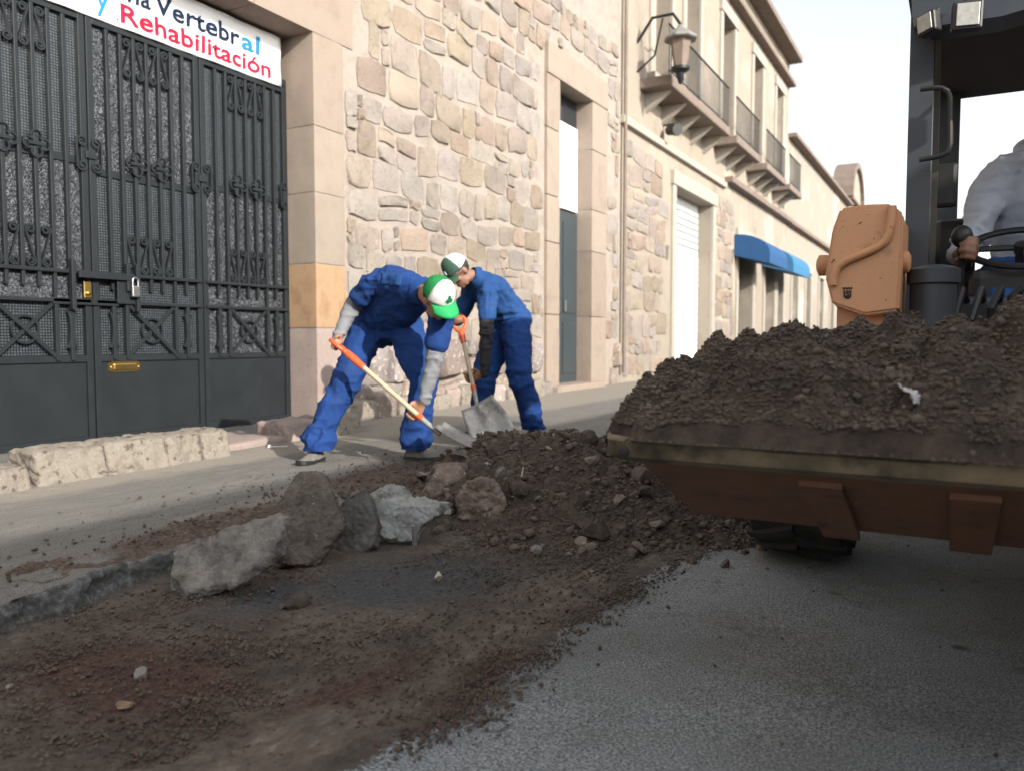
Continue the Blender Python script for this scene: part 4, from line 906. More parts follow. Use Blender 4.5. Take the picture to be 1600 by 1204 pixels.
tag(pb.build('pipe_stub', m_concd, None, True), 'short grey pipe stub under the pale jagged concrete', 'pipe')
q = onz(838, 694, .24); tp_ = MB(); pts = [q+RV*(i*.03-.09)+Vector((0, 0, .02*math.sin(i*1.4)+.012*i-.03)) for i in range(8)]
tp_.loft([[p+FV*.015, p-FV*.015, p-FV*.015+Vector((0, 0, .002)), p+FV*.015+Vector((0, 0, .002))] for p in pts]); tag(tp_.build('yellow_ribbon', MAT('yellow_tape', [(.55,.52,.08), (.62,.58,.15)], 8, .5)), 'strip of yellow ribbon on top of the soil mound', 'ribbon')
pbg = MB(); q = onz(421, 697, SW+.012); pbg.tube([q-RV*.01, q+RV*.05, q+RV*.13+FV*.02], [.004, .003, .003], 6).sphere(q, .016, 8, 6); tag(pbg.build('white_cord', m_white, None, True), 'bit of white cord on the ground by the grey kerb stone', 'litter')
# ------------------------------------------------------------------ wheel loader
ldr = empty('wheel_loader', (.38, 3.6, 0)); tag(ldr, 'compact wheel loader facing the camera with a soil-filled bucket', 'loader')
m_rust = MAT('worn_bucket_paint', [(0.102,0.0408,0.0204), (0.1768,0.0748,0.03536), (0.136,0.05848,0.02992)], 5, .62, bump=.35, bscale=50, bdist=.003, big=(6, (.055,.030,.018), .6), speck=(60, (.20,.17,.13), .68), rough_var=.15)
m_lip = MAT('scraped_steel', [(0.07229,0.05967,0.04097), (0.1807,0.1446,0.09169), (0.2892,0.2203,0.1287)], 7, .55, metal=.35, bump=.6, bscale=22, bdist=.006, big=(5, (.030,.025,.020), .50), rough_var=.12)
m_org = MAT('faded_orange_paint', [(0.506,0.2587,0.1288), (0.575,0.299,0.1552)], 3, .5, bump=.12, bscale=30, speck=(60, (.22,.10,.05), .69), big=(9, (.33,.18,.10), .60))
m_slate = MAT('cab_paint', [(0.0288,0.0348,0.0432), (0.0408,0.048,0.0576)], 3, .45, bump=.08, bscale=60)
m_tyre = MAT('tyre_rubber', [(.012,.012,.012), (.028,.027,.026)], 12, .85, bump=.5, bscale=40)
m_chrome = MAT('lamp_reflector', [(.30,.29,.26), (.42,.41,.38)], 40, .35, metal=.2, bump=.4, bscale=50)
BL, BR = -.64, 1.40
bk = MB(); th = .018
prof = [(1.735, .648), (2.18, .436), (2.34, .44), (2.50, .54), (2.58, .70), (2.60, .90)]
def off(prof, t):
    o = []
    for i, (a, b) in enumerate(prof):
        p, q = prof[max(i-1, 0)], prof[min(i+1, len(prof)-1)]; d = Vector((q[0]-p[0], q[1]-p[1])).normalized(); o.append((a-d.y*t, b+d.x*t))
    return o
pin = off(prof, th); rings = [[Vector((x, a, b)) for a, b in prof]+[Vector((x, a, b)) for a, b in pin[::-1]] for x in (BL, BR)]
bucket = bk.loft(rings).build('bucket', m_rust, ldr)
# lip with rounded corner
rings = []
for t in np.linspace(0, 1, 40):
    x = -.765+t*(1.53+.765); e = max(0, (-.64-x)/.125); e2 = max(0, (x-1.385)/.145); e = max(e, e2); dy = .16*(1-math.sqrt(max(0, 1-e*e))) if e < 1 else .16
    wv = .004*math.sin(x*9)+.003*math.sin(x*23)
    rings.append([Vector((x, 1.704+dy, .700+wv)), Vector((x, 1.690+dy, .690+wv*.5)), Vector((x, 1.700+dy, .655)), Vector((x, 1.735+dy, .640)), Vector((x, 1.99, .60)), Vector((x, 1.99, .66))])
lip = MB().loft(rings).build('cutting_edge', m_lip, bucket, True, 30)
for x in (-.66, .14, .9):
    MB().lathe([(.012, 0), (.012, .006), (.006, .007)], (x, 1.70, .668), (0, -1, 0), 12).build('bolt_hole', m_black, lip)
for x in (-.298, -.01, .30, .60, .90, 1.2):
    rr_ = []
    for (a, b) in ((1.80, .6185), (2.195, .4215)):
        rr_.append([Vector((x, a, b+.004)), Vector((x+.088, a, b+.004)), Vector((x+.088, a, b-.014)), Vector((x, a, b-.014))])
    MB().loft(rr_).build('wear_strip', m_rust, bucket)
for x in (BL, BR-.02):
    MB().prism([(x, 1.76, .652), (x, 2.18, .45), (x, 2.34, .455), (x, 2.49, .55), (x, 2.57, .70), (x, 2.58, .82), (x, 1.80, .70)], (.02, 0, 0)).build('side_plate', m_rust, bucket)
boxo('side_rim', (-.745, 1.86, .64), (-.62, 2.56, .70), m_lip, bucket, .015); boxo('side_rim', (1.41, 1.86, .64), (1.51, 2.56, .70), m_lip, bucket, .015)
# arms
def arm(x0, x1, main):
    up = MB().prism([(x0+.03, 2.62, .62), (x0+.03, 2.70, .50), (x0+.03, 2.95, .85), (x0+.03, 3.35, 1.18), (x0+.03, 4.9, 1.22), (x0+.03, 4.9, 1.38), (x0+.03, 3.25, 1.36), (x0+.03, 2.92, 1.25), (x0+.03, 2.92, .96)], (x1-x0-.06, 0, 0)).build('loader_arm', m_org, ldr)
    Y = 2.85
    if main: o2 = [ony(px, py, Y) for px, py in ((1300,475),(1289,432),(1300,360),(1313,325),(1352,319),(1393,318),(1412,334),(1409,400),(1404,485),(1350,492))]
    else: o2 = [Vector((x0+x1-v.x, v.y, v.z)) for v in [ony(px, py, Y) for px, py in ((1300,475),(1289,432),(1300,360),(1313,325),(1352,319),(1393,318),(1412,334),(1409,400),(1404,485),(1350,492))]]; o2 = [v+Vector((0, 0, 0)) for v in o2]
    bm = bmesh.new(); fr = [bm.verts.new(v) for v in o2]; f = bm.faces.new(fr); ex = bmesh.ops.extrude_face_region(bm, geom=[f])
    for v in ex['geom']:
        if isinstance(v, bmesh.types.BMVert): v.co.y += .30; v.co.z -= .03
    bmesh.ops.recalc_face_normals(bm, faces=bm.faces[:]); bmesh.ops.bevel(bm, geom=bm.edges[:], offset=.008, segments=2, affect='EDGES')
    cv = MB().bm(bm).build('arm_cover', m_org, up, True, 30)
    if main:
        tb = [ony(px, py, Y-.012) for px, py in ((1394,322),(1393,340),(1390,362),(1384,376),(1372,386),(1350,396),(1325,406),(1310,416),(1303,430),(1302,446))]
        MB().tube(tb, .0135, 10).build('grab_rail', m_org, cv, True)
        for px, py in ((1286,415),(1413,410)):
            q = ony(px, py, Y+.12); MB().lathe([(.03, -.03), (.036, -.01), (.036, .012), (.02, .02)], q, (-1 if px < 1300 else 1, 0, 0), 16).build('pin_boss', m_org, cv, True)
        em = MB(); s = .0034
        def ep(px, py): return ony(px, py, Y-.002)
        for i in range(6): em.tube([ep(1317+i*2.6, 450.5), ep(1318.4+i*2.6, 450.5)], s*1.1, 5)
        em.tube([ep(1319,454), ep(1319,463), ep(1322,466), ep(1326,466), ep(1329,463), ep(1329,454)], s*.8, 5)
        em.tube([ep(1327,456), ep(1323,455), ep(1322,458), ep(1326,460), ep(1326,463), ep(1321,463)], s*.8, 5)
        em.build('emblem', m_black, cv); 
        for (p, q) in (((1299,411),(1304,405)),((1342,350),(1346,347))): MB().tube([ep(*p), ep(*q)], .0015, 5).build('scratch', m_black, cv)
arm(-.40, -.165, True); arm(.92, 1.155, False)
MB().lathe([(.07, .55), (.07, 1.10), (.08, 1.105), (.08, 1.15), (.055, 1.16), (.03, 1.165)], (-.085, 3.02, 0), (0, 0, 1), 20).build('hydraulic_cylinder', m_slate, ldr, True)
MB().lathe([(.05, .5), (.05, 1.2)], (.85, 3.02, 0), (0, 0, 1), 16).build('hydraulic_cylinder', m_slate, ldr, True)
# wheels
def wheel(cx, cy, r, w):
    t = MB().lathe([(r*.55, -w/2), (r*.82, -w/2), (r*.95, -w*.42), (r*.97, 0), (r*.95, w*.42), (r*.82, w/2), (r*.55, w/2)], (cx, cy, r), (1, 0, 0), 36)
    ty = t.build('tyre', m_tyre, None, True, 35)
    hub = MB().lathe([(r*.55, -w*.3), (r*.5, -w*.2), (.12, -w*.15), (.12, -w*.3), (.02, -w*.32)], (cx, cy, r), (1, 0, 0), 24).lathe([(r*.55, w*.3), (r*.5, w*.2), (.12, w*.15), (.02, w*.2)], (cx, cy, r), (1, 0, 0), 24)
    wo = hub.build('wheel', m_org, ldr, True); ty.parent = wo; ty.matrix_parent_inverse = wm(wo).inverted()
    lug = MB()
    for k in range(18):
        for s in (-1, 1):
            a = 2*math.pi*(k+.25*(s+1))/18; rings = []
            for u in (0, .35, .7, 1.0):
                aa = a+u*.22; x = cx+s*(u*w*.47); rad = r*(1.0-.05*u**3)
                c, sn = math.cos(aa), math.sin(aa); tn = Vector((0, -sn, c)); nr = Vector((0, c, sn)); P_ = Vector((x, cy, r))+nr*rad*.95
                rings.append([P_-tn*.028, P_+tn*.028, P_+tn*.022+nr*rad*.055, P_-tn*.022+nr*rad*.055])
            lug.loft(rings)
    lo_ = lug.build('tread_lugs', m_tyre, wo)
wheel(-.56, 3.62, .45, .40); wheel(1.32, 3.62, .45, .40); wheel(-.50, 5.9, .45, .38); wheel(1.26, 5.9, .45, .38)
# body
boxo('chassis', (.02, 2.75, .40), (.74, 6.6, .78), m_slate, ldr, .03)
boxo('axle', (-.36, 3.54, .38), (1.12, 3.70, .52), m_slate, ldr, .03); boxo('axle', (-.3, 5.82, .38), (1.06, 5.98, .52), m_slate, ldr, .03)
boxo('engine_hood', (-.12, 5.05, .80), (.88, 6.7, 1.18), m_slate, ldr, .08)
boxo('cab_floor', (-.20, 3.45, .78), (.96, 5.0, .92), m_slate, ldr, .02)
boxo('front_panel', (-.10, 3.46, .92), (.86, 3.56, 1.08), m_slate, ldr, .03)
boxo('dashboard', (.02, 3.66, .93), (.74, 3.80, 1.20), m_black, ldr, .04)
boxo('rear_console', (-.15, 4.40, .93), (.05, 4.80, 1.50), m_black, ldr, .05)
boxo('armrest', (-.06, 4.02, 1.24), (.04, 4.42, 1.31), m_black, ldr, .03)
boxo('seat', (.14, 4.10, .95), (.62, 4.60, 1.13), m_black, ldr, .05); boxo('seat_back', (.14, 4.56, 1.10), (.62, 4.70, 1.62), m_black, ldr, .05)
# cab frame
def post(name, a, b, w, d, parent=ldr, mat=None):
    a, b = Vector(a), Vector(b); return MB().loft([[a+Vector((x*w, y*d, 0)) for x, y in ((-.5,-.5),(.5,-.5),(.5,.5),(-.5,.5))], [b+Vector((x*w, y*d, 0)) for x, y in ((-.5,-.5),(.5,-.5),(.5,.5),(-.5,.5))]]).build(name, mat or m_slate, parent)
post('cab_pillar', (-.165, 3.66, .9), (-.165, 3.66, 2.30), .085, .12); post('cab_pillar', (.925, 3.66, .9), (.925, 3.66, 2.30), .085, .12)
post('cab_pillar', (-.085, 4.90, .9), (-.085, 4.90, 2.3), .10, .12); post('cab_pillar', (.845, 4.90, .9), (.845, 4.90, 2.3), .10, .12)
post('door_frame', (-.120, 3.90, .95), (-.120, 3.90, 2.25), .03, .05, mat=MAT('olive_seal', [(.07,.075,.055), (.09,.09,.07)], 4, .6)); post('door_frame', (-.135, 4.25, .95), (-.135, 4.25, 2.25), .03, .05)
rf = MB()
rf.loft([[Vector((x, y, z)) for x, z in ((-.215, 2.24), (-.215, 2.36), (-.06, 2.50), (.82, 2.50), (.975, 2.36), (.975, 2.24))] for y in (3.42, 5.02)])
rfo = rf.build('roof', m_slate, ldr)
hd = MB().loft([[Vector((x, y, z)) for x, z in ((-.205, 2.30), (-.195, 2.14), (-.13, 2.09), (.10, 2.085), (.38, 2.13), (.66, 2.085), (.89, 2.09), (.955, 2.14), (.965, 2.30))] for y in (3.45, 3.62)]).build('header_panel', m_slate, ldr)
boxo('headlining', (-.17, 3.63, 2.20), (.93, 4.98, 2.239), MAT('headlining', [(.05,.04,.037), (.06,.05,.045)], 3, .8), ldr, .01)
boxo('header_vent', (.07, 3.435, 2.20), (.42, 3.449, 2.27), m_black, ldr, .004)
def lamp(px, py, size, tilt, roll):
    c = ony(px, py, 3.36); lo_ = MB().box((-size/2, -.02, -size*.52), (size/2, .025, size*.52), .008).build('work_light', m_black, None); le = MB().box((-size*.37, -.026, -size*.40), (size*.37, -.0205, size*.40), .002).build('lens', m_chrome, None)
    lo_.parent = ldr; lo_.matrix_parent_inverse = wm(ldr).inverted(); lo_.matrix_basis = T(c) @ Matrix.Rotation(tilt, 4, 'Z') @ Matrix.Rotation(roll, 4, 'Y'); le.parent = lo_
    st = MB().tube([Vector((0, .02, size*.4)), Vector((0, .06, size*.9))], .008, 6).build('lamp_stalk', m_black, None); st.parent = lo_
lamp(1451, 38, .075, R(-35), R(-8)); lamp(1511, 26, .098, R(8), R(2)); lamp(1720, 26, .098, R(-8), 0)
MB().tube([ony(px, py, 3.52) for px, py in ((1438,140),(1455,138),(1472,138),(1481,143),(1485,152),(1485,225),(1481,238),(1470,244),(1455,247),(1436,250))], .010, 8).build('grab_handle', m_black, ldr, True)
# controls
sw_c = Vector((.215, 3.80, 1.285)); up_ = Vector((0, -.45, .9)).normalized(); u_ = Vector((1, 0, 0)); v_ = up_.cross(u_)
st = MB().tube([sw_c+(u_*math.cos(R(a))+v_*math.sin(R(a)))*.20 for a in range(0, 361, 12)], .014, 8, False)
st.tube([sw_c-u_*.19, sw_c, sw_c+u_*.19], .012, 6).tube([sw_c-v_*.19, sw_c], .012, 6); st.lathe([(.04, -.02), (.04, .015), (.01, .02)], sw_c, up_, 14)
st.build('steering_wheel', m_black, ldr, True)
MB().tube([sw_c, sw_c-up_*.38], .035, 10).build('steering_column', m_black, ldr, True)
LV = ond(1500, 395, 3.22)
MB().tube([LV+Vector((.02, .03, -.38)), LV+Vector((.01, .02, -.10)), LV+Vector((.0, 0, .02))], .012, 8).build('control_lever', m_black, ldr, True)
MB().sphere(ond(1503, 370, 3.22), (.040, .040, .046), 16, 12).build('lever_knob', m_black, ldr, True)
boxo('console', (-.12, 3.60, .92), (.03, 4.2, 1.10), m_black, ldr, .03)
mh = MB()
for k in range(4): mh.tube([(-.02+.05*k, 3.4, .75), (-.03+.06*k, 3.3, .95+.04*k), (.0+.06*k, 3.36, 1.10), (.02+.05*k, 3.5, 1.05)], .013, 7)
mh.build('hydraulic_hoses', m_black, ldr, True)
mr_ = boxo('mirror', (-.17, 4.18, 1.52), (-.03, 4.22, 1.72), m_black, ldr, .02)
# soil in the bucket
xs = np.arange(-.770, 1.53, .0085); ys = np.arange(1.668, 2.66, .0085); X, Y = np.meshgrid(xs, ys); xf, yf = X.ravel(), Y.ravel()
def heap(x, y):
    P_ = np.stack([x, y, x*0], -1); xm = np.minimum(x, .78-x)
    crest = np.interp(xm, [-.755, -.72, -.64, -.47, -.31, -.1, .14, .39], [.80, .825, .85, .905, .935, .955, .965, .97])+.03*fbm(P_*np.array([4, 1, 1]), 3, .5, 201)
    lipy = 1.688+.17*np.clip((-.60-xm)/.17, 0, 1)**2
    t = np.clip((y-lipy)/.55, 0, 1); z = .716+(crest-.716)*np.sin(t*math.pi/2)**.85
    bk_ = np.clip((y-2.30)/.36, 0, 1); z = z-(crest-.80)*bk_**1.7
    edge = np.clip((xm+.767)/.05, 0, 1); z = .66+(z-.66)*np.sqrt(edge)
    front = smooth01(0, .05, y-lipy+.015)
    b = np.abs(fbm(P_*7.5, 3, .5, 203)); c = np.abs(fbm(P_*19, 3, .55, 204)); d = np.abs(fbm(P_*46, 2, .5, 205))
    amp = np.clip(t*5, .40, 1)*edge
    z = z+amp*(.115*(b-.17)+.042*(c-.17)+.016*(d-.17))+.035*edge*fbm(P_*5, 2, .5, 209)
    return np.where(front > .5, z, np.minimum(z, .694))
def lip_y(x): xm = np.minimum(x, .78-x); return 1.688+.17*np.clip((-.60-xm)/.17, 0, 1)**2
hz = heap(xf, yf); V_ = np.stack([xf, yf, hz], -1); ii = np.arange(X.size).reshape(X.shape); F_ = np.stack([ii[:-1, :-1], ii[:-1, 1:], ii[1:, 1:], ii[1:, :-1]], -1).reshape(-1, 4)
ok_ = yf >= lip_y(xf)-.018; F_ = F_[ok_[F_].all(1)]; me = np_mesh('soil_load', V_, F_, m_soil, True)
sl_ = link('soil_load', me); tag(sl_, 'big heap of dark crumbly soil filling the loader bucket', 'soil', None, 'stuff')
x = rng.uniform(-.755, 1.0, 46000); y = rng.uniform(1.685, 2.5, 46000); k_ = y > lip_y(x)-.004; x, y = x[k_], y[k_]
crumbs('load_crumbs', np.stack([x, y, heap(x, y)+.001], -1), lsize(len(x), .002, .008, 2.2), m_crumb, 'fine crumbs covering the soil heap in the bucket', 'soil')
x = rng.uniform(-.74, 1.2, 1100); y = rng.uniform(1.72, 2.5, 1100); k_ = y > lip_y(x)+.01; x, y = x[k_], y[k_]
crumbs('load_clods', np.stack([x, y, heap(x, y)+.002], -1), lsize(len(x), .006, .019, 2.6), m_crumb, 'lumps of soil on the heap in the bucket', 'soil', TPL)
q = ond(1428, 625, 1.72); hz_ = float(heap(np.array([q.x]), np.array([q.y]))[0])
for k_ in range(60):
    q = ond(1428, 625, 1.50+k_*.01)
    if q.z <= heap(np.array([q.x]), np.array([q.y]))[0]: break
m_foil = MAT('clear_plastic', [(.30,.31,.32), (.62,.62,.62)], 25, .18, bump=.6, bscale=30, bdist=.01)
crumple('crumpled clear plastic scrap stuck in the soil heap in the bucket', q+Vector((0, -.012, .012)), .034, m_foil, 8, 'plastic_scrap', 'litter')
# ------------------------------------------------------------------ people
m_skin = MAT('tanned_skin', [(.30,.155,.095), (.36,.19,.12)], 14, .55, bump=.15, bscale=120, bdist=.002)
m_skin2 = MAT('brown_skin', [(.20,.10,.062), (.25,.13,.082)], 14, .55, bump=.15, bscale=120, bdist=.002)
def cloth(name, c1, c2, rough=.85, weave=500):
    d_ = tuple(a*.8+.012 for a in c2)
    return MAT(name, [c1, c2], 5, rough, bump=.55, bscale=20, bdist=.012, spec=.2, big=(6, d_, .58))
m_blue = cloth('blue_twill', (.010,.030,.105), (.014,.042,.14)); m_blue2 = cloth('bright_blue_twill', (.010,.037,.145), (.015,.052,.195))
m_blue3 = cloth('faded_blue_twill', (.014,.050,.155), (.02,.068,.205))
m_greysl = cloth('grey_sleeve', (.17,.178,.19), (.22,.23,.245), .6); m_blksl = cloth('black_sleeve', (.018,.018,.022), (.03,.03,.035), .6)
m_hood = cloth('grey_hoodie', (.40,.43,.50), (.47,.50,.57)); m_jean = cloth('jeans_blue', (.02,.06,.19), (.03,.085,.25))
m_boot = MAT('dusty_boot', [(.09,.088,.082), (.20,.19,.175)], 20, .85, bump=.5, bscale=60); m_boot2 = MAT('brown_boot', [(.05,.038,.03), (.09,.07,.055)], 20, .85, bump=.5, bscale=60)
m_capg = cloth('green_cap_mesh', (.015,.16,.045), (.02,.21,.06)); m_capb = cloth('bright_green_brim', (.02,.30,.09), (.025,.35,.11), .7); m_capw = cloth('white_cap_panel', (.66,.66,.66), (.72,.72,.72))
m_capd = cloth('dark_green_cap', (.035,.075,.055), (.045,.09,.065)); m_hair = MAT('black_hair', [(.012,.010,.009), (.02,.017,.015)], 30, .6)
m_clover = cloth('clover_green', (.01,.14,.05), (.012,.17,.06))

def ell_loft(mb, path, ab, lat, seg=20):
    path = [Vector(p) for p in path]; n_ = len(path); rings = []
    for i in range(n_):
        t = (path[min(i+1, n_-1)]-path[max(i-1, 0)]).normalized(); L = lat[i] if isinstance(lat, list) else lat
        u = (Vector(L)-t*Vector(L).dot(t)).normalized(); w = t.cross(u); a, b = ab[i]
        rings.append([path[i]+u*a*math.cos(2*math.pi*k/seg)+w*b*math.sin(2*math.pi*k/seg) for k in range(seg)])
    return mb.loft(rings)
def chain(mb, pts, rad, seg=14, sub=5):
    pts = [Vector(p) for p in pts]; P_ = []; r_ = []
    for i in range(len(pts)-1):
        for j in range(sub):
            t = j/sub; P_.append(pts[i].lerp(pts[i+1], t)); r_.append(rad[i]+(rad[i+1]-rad[i])*t)
    P_.append(pts[-1]); r_.append(rad[-1])
    # round the corners of the path
    for _ in range(2):
        Q = P_[:]
        for i in range(1, len(P_)-1): Q[i] = (P_[i-1]+P_[i]*2+P_[i+1])/4
        P_ = Q
    mb.tube(P_, r_, seg); mb.sphere(P_[0], r_[0]*.98, 12, 8); mb.sphere(P_[-1], r_[-1]*.98, 12, 8); return mb
def frame(fwd, up):
    f = Vector(fwd).normalized(); u = Vector(up); u = (u-f*u.dot(f)).normalized(); r = f.cross(u); return Matrix((r, f, u)).transposed()
def xf(mb, M3, o, s=1.0):
    out = MB(); out.add([M3 @ (Vector(v)*s)+Vector(o) for v in mb.v], mb.f); return out
def head_mb():
    h = MB(); h.sphere((0, -.005, .025), (.076, .096, .093), 20, 14); h.sphere((0, .028, -.050), (.058, .062, .066), 18, 12)
    h.sphere((0, .062, -.098), (.026, .024, .020)); h.sphere((0, .078, .018), (.052, .016, .014)); h.tube([(0, .088, .010), (0, .104, -.022), (0, .108, -.032)], [.009, .014, .015], 8)
    h.sphere((0, .092, -.035), (.020, .014, .010)); h.sphere((0, .084, -.066), (.026, .012, .007)); h.sphere((0, .082, -.077), (.022, .012, .007))
    for s in (-1, 1):
        h.sphere((s*.077, -.012, -.012), (.010, .022, .034), 10, 8); h.sphere((s*.046, .062, -.022), (.022, .022, .020)); h.tube([(s*.05, .0, -.08), (s*.03, .05, -.10)], .018, 8)
    return h
def hand_mb(mb0, grip, axis, toward, rad, side, wrist_back=.075, k_=1.0):
    """closed hand round a bar: grip point on the bar axis, toward = rough direction from the wrist to the bar"""
    a = Vector(axis).normalized(); d = Vector(toward); d = (d-a*d.dot(a)).normalized(); n_ = a.cross(d)*side; mb = MB(); rad /= k_
    # palm lies on the side -n of the bar
    pc = Vector(grip)-n_*(rad+.016)-d*.012
    ell_loft(mb, [pc-d*.055, pc-d*.03, pc, pc+d*.03, pc+d*.042], [(.026, .021), (.034, .019), (.041, .017), (.043, .016), (.040, .012)], a, 16)
    for k, (o_, L) in enumerate(((-.031, .85), (-.0105, 1.0), (.0105, .96), (.031, .78))):
        k0 = pc+d*.036+a*o_; p = [k0]; an = R(28)
        for j, sl_ in enumerate((.036, .027, .020)):
            dirv = d*math.cos(an)+n_*math.sin(an); p.append(p[-1]+dirv*sl_*L); an += R(62 if j == 0 else 50)
        mb.tube(p, [.0105, .0105, .0095, .0080], 8); [mb.sphere(q, .0100 if i < 3 else .0080, 8, 6) for i, q in enumerate(p)]
    t0 = pc-d*.030-a*.034; t1 = t0-a*.020+d*.018+n_*.016; t2 = t1+d*.022+n_*.022+a*.008; t3 = t2+d*.018+n_*.010+a*.012
    mb.tube([t0, t1, t2, t3], [.015, .0135, .012, .0095], 8); [mb.sphere(q, r_, 8, 6) for q, r_ in ((t1, .0133), (t2, .012), (t3, .0095))]
    g_ = Vector(grip); mb0.add([g_+(Vector(v)-g_)*k_ for v in mb.v], mb.f)
    return g_+(pc-d*wrist_back-g_)*k_
def shoe_mb(ankle, ground, dirv, L=.29):
    f = Vector((dirv[0], dirv[1], 0)).normalized(); s = Vector((-f.y, f.x, 0)); heel = Vector((ankle[0], ankle[1], ground))-f*.07
    mb = MB(); rings = []
    for t, w, h in ((0, .026, .06), (.06, .036, .078), (.2, .040, .088), (.35, .041, .086), (.5, .044, .070), (.68, .050, .054), (.85, .047, .046), (.95, .036, .038), (1, .016, .026)):
        c = heel+f*(L*t); rings.append([c-s*w+Vector((0,0,.012)), c-s*w*1.03+Vector((0,0,.028)), c-s*w*.86+Vector((0,0,h*.62)), c-s*w*.45+Vector((0,0,h)), c+s*w*.45+Vector((0,0,h)), c+s*w*.86+Vector((0,0,h*.62)), c+s*w*1.03+Vector((0,0,.028)), c+s*w+Vector((0,0,.012))])
    mb.loft(rings); mb.tube([Vector((ankle[0], ankle[1], ground+.05))-f*.01, Vector((ankle[0], ankle[1], ground+.13))-f*.015], [.043, .046], 14)
    sole = MB(); sr = []
    for t, w in ((-.01, .030), (.06, .040), (.2, .042), (.4, .040), (.68, .053), (.85, .050), (.96, .038), (1.02, .016)):
        c = heel+f*(L*t); lift = .012*max(0, t-.7)/.3; sr.append([c-s*w+Vector((0,0,lift)), c-s*w+Vector((0,0,.026+lift)), c+s*w+Vector((0,0,.026+lift)), c+s*w+Vector((0,0,lift))])
    sole.loft(sr); lace = MB()
    for t, h in ((.36, .094), (.43, .087), (.50, .079)):
        c = heel+f*(L*t); lace.tube([c-s*.026+Vector((0,0,h-.012)), c+Vector((0,0,h)), c+s*.026+Vector((0,0,h-.012))], .0035, 5)
    return mb, sole, lace
def folds(me, amp, seed, fx=(5, 5, 9), regions=None, hang=None):
    """soft drapery: long rounded ridges with sharper valleys, strongest near the joints"""
    V = getv(me); N = getn(me); wq = np.stack([vnoise(V*4, seed+1), vnoise(V*4+5, seed+2), vnoise(V*4+9, seed+3)], -1)
    q = V*np.array(fx)+.55*wq; a = vnoise(q, seed); b = vnoise(q*1.9+3.3, seed+5)
    r = (1-np.abs(a)**.8*1.7)*.7+(1-np.abs(b)**.8*1.7)*.3; w = np.full(len(V), .40)
    for c, rad, k in (regions or []): w = np.maximum(w, k*np.exp(-(np.linalg.norm(V-np.array(c), axis=1)/rad)**2))
    V = V+N*(amp*(r-.35)*w)[:, None]; setv(me, V)
def pleats(me, start, dirv, spread, n_, amp, radius, seed):
    """creases that fan out from a point of tension"""
    V = getv(me); N = getn(me); d = V-np.array(start); L = np.linalg.norm(d, axis=1); dn = np.array(Vector(dirv).normalized()); s = np.array(Vector(spread).normalized())
    ang = np.arctan2(d@s, d@dn+1e-6); w = np.exp(-(L/radius)**2)*smooth01(.01, .08, L); V = V+N*(amp*np.sin(ang*n_+seed)*w)[:, None]; setv(me, V)

